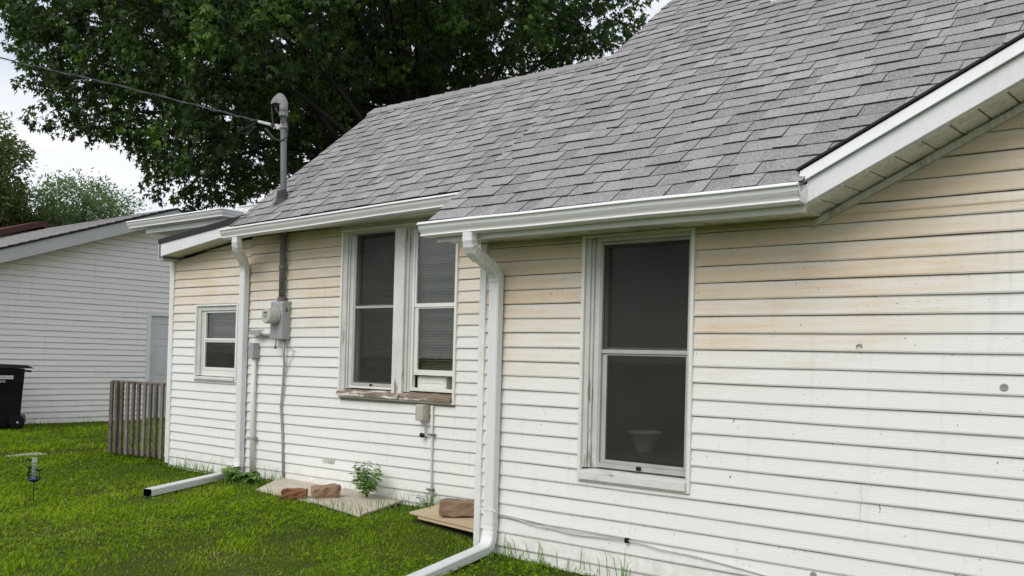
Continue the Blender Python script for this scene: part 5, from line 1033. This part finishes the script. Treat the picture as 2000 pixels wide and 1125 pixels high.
t = thing('willow_tree', 'airy light green tree with feathery top above the garage roof', 'tree', (-54.2, 20.7, 0))
limb_mesh((-54.2, 20.7, -.1), (-54.2, 20.8, 8), .22, l3, 7, 40, 'trunk', t); foliage('crown', l3, 82, .25, .19, 5, 1, .05, M['bush_leaf'], t, .30, 10, (.2, 1.2), .5)
l4 = blob((-55.5, 16.6, 8.9), (2.0, 2.0, 1.6), 34, .7, 22)+blob((-58.5, 20.5, 8.2), (2.0, 4.6, 1.7), 46, .9, 23)
t = thing('bushy_tree', 'low yellowish green bushy tree filling the gap over the red roof', 'tree', (-57, 16.5, 0))
limb_mesh((-57, 16.5, -.1), (-57, 16.5, 6), .22, l4, 8, 30, 'trunk', t); foliage('crown', l4, 85, .27, .24, 5, 1, .1, M['far_leaf'], t, .30, 11, (.3, 1.1), .35)

# ------------------------------------------------------------------ lawn
def lawn():
    r = np.random.default_rng(21)
    def ring(n, t0, t1, ra, rb, pw):
        u = r.random(n); rad = (ra**pw+u*(rb**pw-ra**pw))**(1/pw); th = np.radians(t0+(t1-t0)*r.random(n)); return CAM.x+rad*np.sin(th), CAM.y+rad*np.cos(th), rad
    X, Y, D = [np.concatenate(q) for q in zip(ring(340000, -78, -22, 3.2, 21, .5), ring(45000, -22, 70, 2.2, 6, .8), ring(25000, -120, -78, 3, 20, .6))]
    ok = ~((Y > -.015) & (X > -4.40) & (X < 4.5)) & ~((Y > LW-.03) & (X > -10.32)) & (X > GX+.05) & (Y < 9)
    ok &= ~((X < -12.16) & (X > -12.54) & (Y > -2.6) & (Y < 1.42) & (r.random(len(X)) < .93))
    def inq(px, py, q):
        c = np.ones(len(px), bool)
        for i in range(4):
            (x1, y1), (x2, y2) = q[i], q[(i+1) % 4]; c &= ((x2-x1)*(py-y1)-(y2-y1)*(px-x1)) > .01
        return c
    for q in ([(-7.72, .42), (-6.62, .32), (-6.90, .95), (-8.02, .95)], [(-6.72, .29), (-5.93, .20), (-6.2, .95), (-6.98, .95)], [(-5.52, .30), (-4.40, .12), (-4.40, .95), (-5.56, .95)]): ok &= ~inq(X, Y, q)
    ok &= ~(((X+4.5)**2/.5+(Y+1.2)**2/.02 < 0))
    bare = np.exp(-(((X+5.414)/.22)**2+((Y+1.465)/.16)**2))+.8*np.exp(-(((X+7.0)/.30)**2+((Y+1.9)/.2)**2))+.6*np.exp(-(((X+8.3)/.3)**2+((Y+.1)/.25)**2))
    ok &= r.random(len(X)) > bare*.55
    X, Y, D = X[ok], Y[ok], D[ok]; n = len(X)
    big = wav(X, Y, 1.1, 1); med = wav(X, Y, 4.5, 2); sm = wav(X, Y, 14, 3)
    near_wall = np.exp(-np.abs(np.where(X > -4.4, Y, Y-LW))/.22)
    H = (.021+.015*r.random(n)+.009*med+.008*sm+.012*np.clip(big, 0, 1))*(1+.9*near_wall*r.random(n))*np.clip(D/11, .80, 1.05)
    H = np.clip(H, .014, .14)
    W = (.0026+.0022*r.random(n))*np.clip(D/7, 1, 1.9)
    az = r.random(n)*6.283; lean = (.5+1.1*r.random(n))*H; lx, ly = np.cos(az)*lean, np.sin(az)*lean; fx, fy = -np.sin(az+r.normal(size=n)*.6), np.cos(az+r.normal(size=n)*.6)
    Z = .02+.018*np.sin(X*.9+1.3)*np.cos(Y*.8)+.012*np.sin(X*2.3+Y*1.7)-.006
    b1 = np.stack([X-fx*W, Y-fy*W, Z], 1); b2 = np.stack([X+fx*W, Y+fy*W, Z], 1)
    m1 = np.stack([X+lx*.35-fx*W*.8, Y+ly*.35-fy*W*.8, Z+H*.62], 1); m2 = np.stack([X+lx*.35+fx*W*.8, Y+ly*.35+fy*W*.8, Z+H*.62], 1)
    tp = np.stack([X+lx, Y+ly, Z+H], 1)
    V = np.stack([b1, b2, m1, m2, tp], 1).reshape(-1, 3)
    q = 5*np.arange(n)[:, None]; F = np.concatenate([q+np.array(a) for a in ((0, 1, 3), (0, 3, 2), (2, 3, 4))], 0)
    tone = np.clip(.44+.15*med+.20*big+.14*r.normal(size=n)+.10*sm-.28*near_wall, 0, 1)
    straw = np.where(r.random(n) < .035+.16*np.clip(wav(X, Y, 2.0, 31)-.25, 0, 1)+.3*bare[ok], .5+.5*r.random(n), 0.)
    T = np.repeat(tone, 5); S_ = np.repeat(straw, 5)
    # clover: little flat leaflets between the blades
    k = 26000; X, Y, D = ring(k, -76, -24, 3.6, 15, .55); cl_ = (wav(X, Y, 2.2, 8) > -.05) & ~((Y > -.05) & (X > -4.45)) & ~((Y > .10) & (X > -8.1)) & ~((Y > LW-.06) & (X > -10.35)) & (X > GX+.4)
    X, Y = X[cl_], Y[cl_]; k = len(X); Z = .045+.018*np.sin(X*.9+1.3)*np.cos(Y*.8)+.012*np.sin(X*2.3+Y*1.7)+.018*r.random(k)
    VV = [V]; FF = [F]; TT = [T]; off = len(V); a0 = r.random(k)*6.28; S = .012+.008*r.random(k); tn = np.clip(.55+.25*r.normal(size=k), 0, 1)
    for j in range(3):
        a = a0+j*2.094; c_, s_ = np.cos(a), np.sin(a); tl = r.normal(size=k)*.35
        o = np.stack([X, Y, Z], 1); e = np.stack([X+c_*S, Y+s_*S, Z+S*tl], 1); l_ = np.stack([X+c_*S*.6-s_*S*.5, Y+s_*S*.6+c_*S*.5, Z+S*tl*.6+.002], 1); r_ = np.stack([X+c_*S*.6+s_*S*.5, Y+s_*S*.6-c_*S*.5, Z+S*tl*.6+.002], 1)
        VV.append(np.stack([o, l_, e, r_], 1).reshape(-1, 3)); q = off+4*np.arange(k)[:, None]; FF.append(np.concatenate([q+np.array([0, 1, 2]), q+np.array([0, 2, 3])], 0)); TT.append(np.repeat(tn, 4)); off += 4*k
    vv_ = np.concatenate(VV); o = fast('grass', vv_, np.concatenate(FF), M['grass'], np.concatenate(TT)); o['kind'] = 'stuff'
    S_ = np.concatenate([S_, np.zeros(len(vv_)-len(S_))]); o.data.attributes.new('straw', 'FLOAT', 'POINT').data.foreach_set('value', S_.astype(np.float32))
    return o
lawn()
def tall_grass():
    r = random.Random(5); m = MB()
    spots = [(r.uniform(-4.15, -3.1), r.uniform(-.10, -.03), r.uniform(.04, .22)) for _ in range(34)]+[(r.uniform(-3.1, -1.5), r.uniform(-.10, -.03), r.uniform(.04, .11)) for _ in range(22)]
    spots += [(r.uniform(-10.2, -8.95), r.uniform(LW-.16, LW-.04), r.uniform(.03, .10)+.16*r.random()**3) for _ in range(75)]+[(r.uniform(-8.35, -7.9), r.uniform(LW-.14, LW-.04), r.uniform(.08, .22)) for _ in range(26)]
    spots += [(r.uniform(-6.2, -5.4), r.uniform(.45, LW-.05), r.uniform(.06, .20)) for _ in range(80)]+[(r.uniform(-6.65, -5.75), r.uniform(.10, .34), r.uniform(.06, .15)) for _ in range(70)]+[(r.uniform(-7.7, -6.6), r.uniform(.26, .40), r.uniform(.05, .12)) for _ in range(70)]
    spots += [(r.uniform(-8.6, -7.75), r.uniform(.35, .8), r.uniform(.06, .14)) for _ in range(60)]+[(r.uniform(-4.5, -4.1), r.uniform(-.3, -.1), r.uniform(.03, .08)) for _ in range(40)]
    for x_, y_, h in spots:
        a = r.uniform(0, 6.28); ln = h*r.uniform(.1, .7); w_ = .0028; z = .03
        p = [Vector((x_, y_, z)), Vector((x_+math.cos(a)*ln*.25, y_+math.sin(a)*ln*.25-abs(ln)*.05, z+h*.6)), Vector((x_+math.cos(a)*ln, y_+math.sin(a)*ln*.5-.02, z+h*r.uniform(.8, 1)))]
        s = Vector((.77*w_, .63*w_, 0)); tn = r.uniform(.1, .6)
        m.add([p[0]-s, p[0]+s, p[1]-s*.8, p[1]+s*.8, p[2]], [(0, 1, 3, 2), (2, 3, 4)], 0, tone=tn)
    o = m.build('tall_grass', M['weed']); o['kind'] = 'stuff'
tall_grass()
def weed(loc, h, n_st, leaf, label, seed, spread, width=.32):
    r = random.Random(seed); t = thing('weed_plant', label, 'plant', loc); st = MB(); lf = MB()
    for _ in range(n_st):
        a = r.uniform(0, 6.28); hh = h*r.uniform(.5, 1.05); e = Vector(loc)+Vector((math.cos(a)*spread*r.uniform(.3, 1), math.sin(a)*spread*.6*r.uniform(.3, 1), hh))
        pts = bend(loc, Vector(loc).lerp(e, .5)+Vector((0, 0, hh*.2)), e, 6); st.tube(pts, .0028, 5, scale=[1, .9, .8, .7, .6, .45, .3])
        for i in range(2, 7):
            for q in (-1, 1, 0):
                d = Vector((math.cos(a+q*1.4+r.uniform(-.6, .6)), math.sin(a+q*1.4+r.uniform(-.6, .6)), r.uniform(-.35, .5))).normalized(); s = d.cross(Vector((r.uniform(-.3, .3), r.uniform(-.3, .3), 1))).normalized(); L_ = leaf*r.uniform(.6, 1.2); p = pts[i]+d*.008
                lf.add([p, p+d*L_*.45+s*L_*width, p+d*L_-Vector((0, 0, L_*.25)), p+d*L_*.45-s*L_*width], [(0, 1, 2), (0, 2, 3)], 0, tone=min(1, max(0, r.gauss(.45, .25))))
    st.build('stem', M['weed'], t, smooth=True); lf.build('leaf_cluster', M['weed'], t)
weed((-6.47, .74, .085), .31, 22, .062, 'bright leafy weed growing between the tan boards and wall', 3, .22)
weed((-8.33, .66, .02), .17, 22, .085, 'dark broad-leaved weed clump around the foot of the riser pipe', 4, .24, .45)
weed((-5.74, .80, .05), .17, 9, .026, 'small wiry weed by the thin cream conduit', 6, .16, .3)
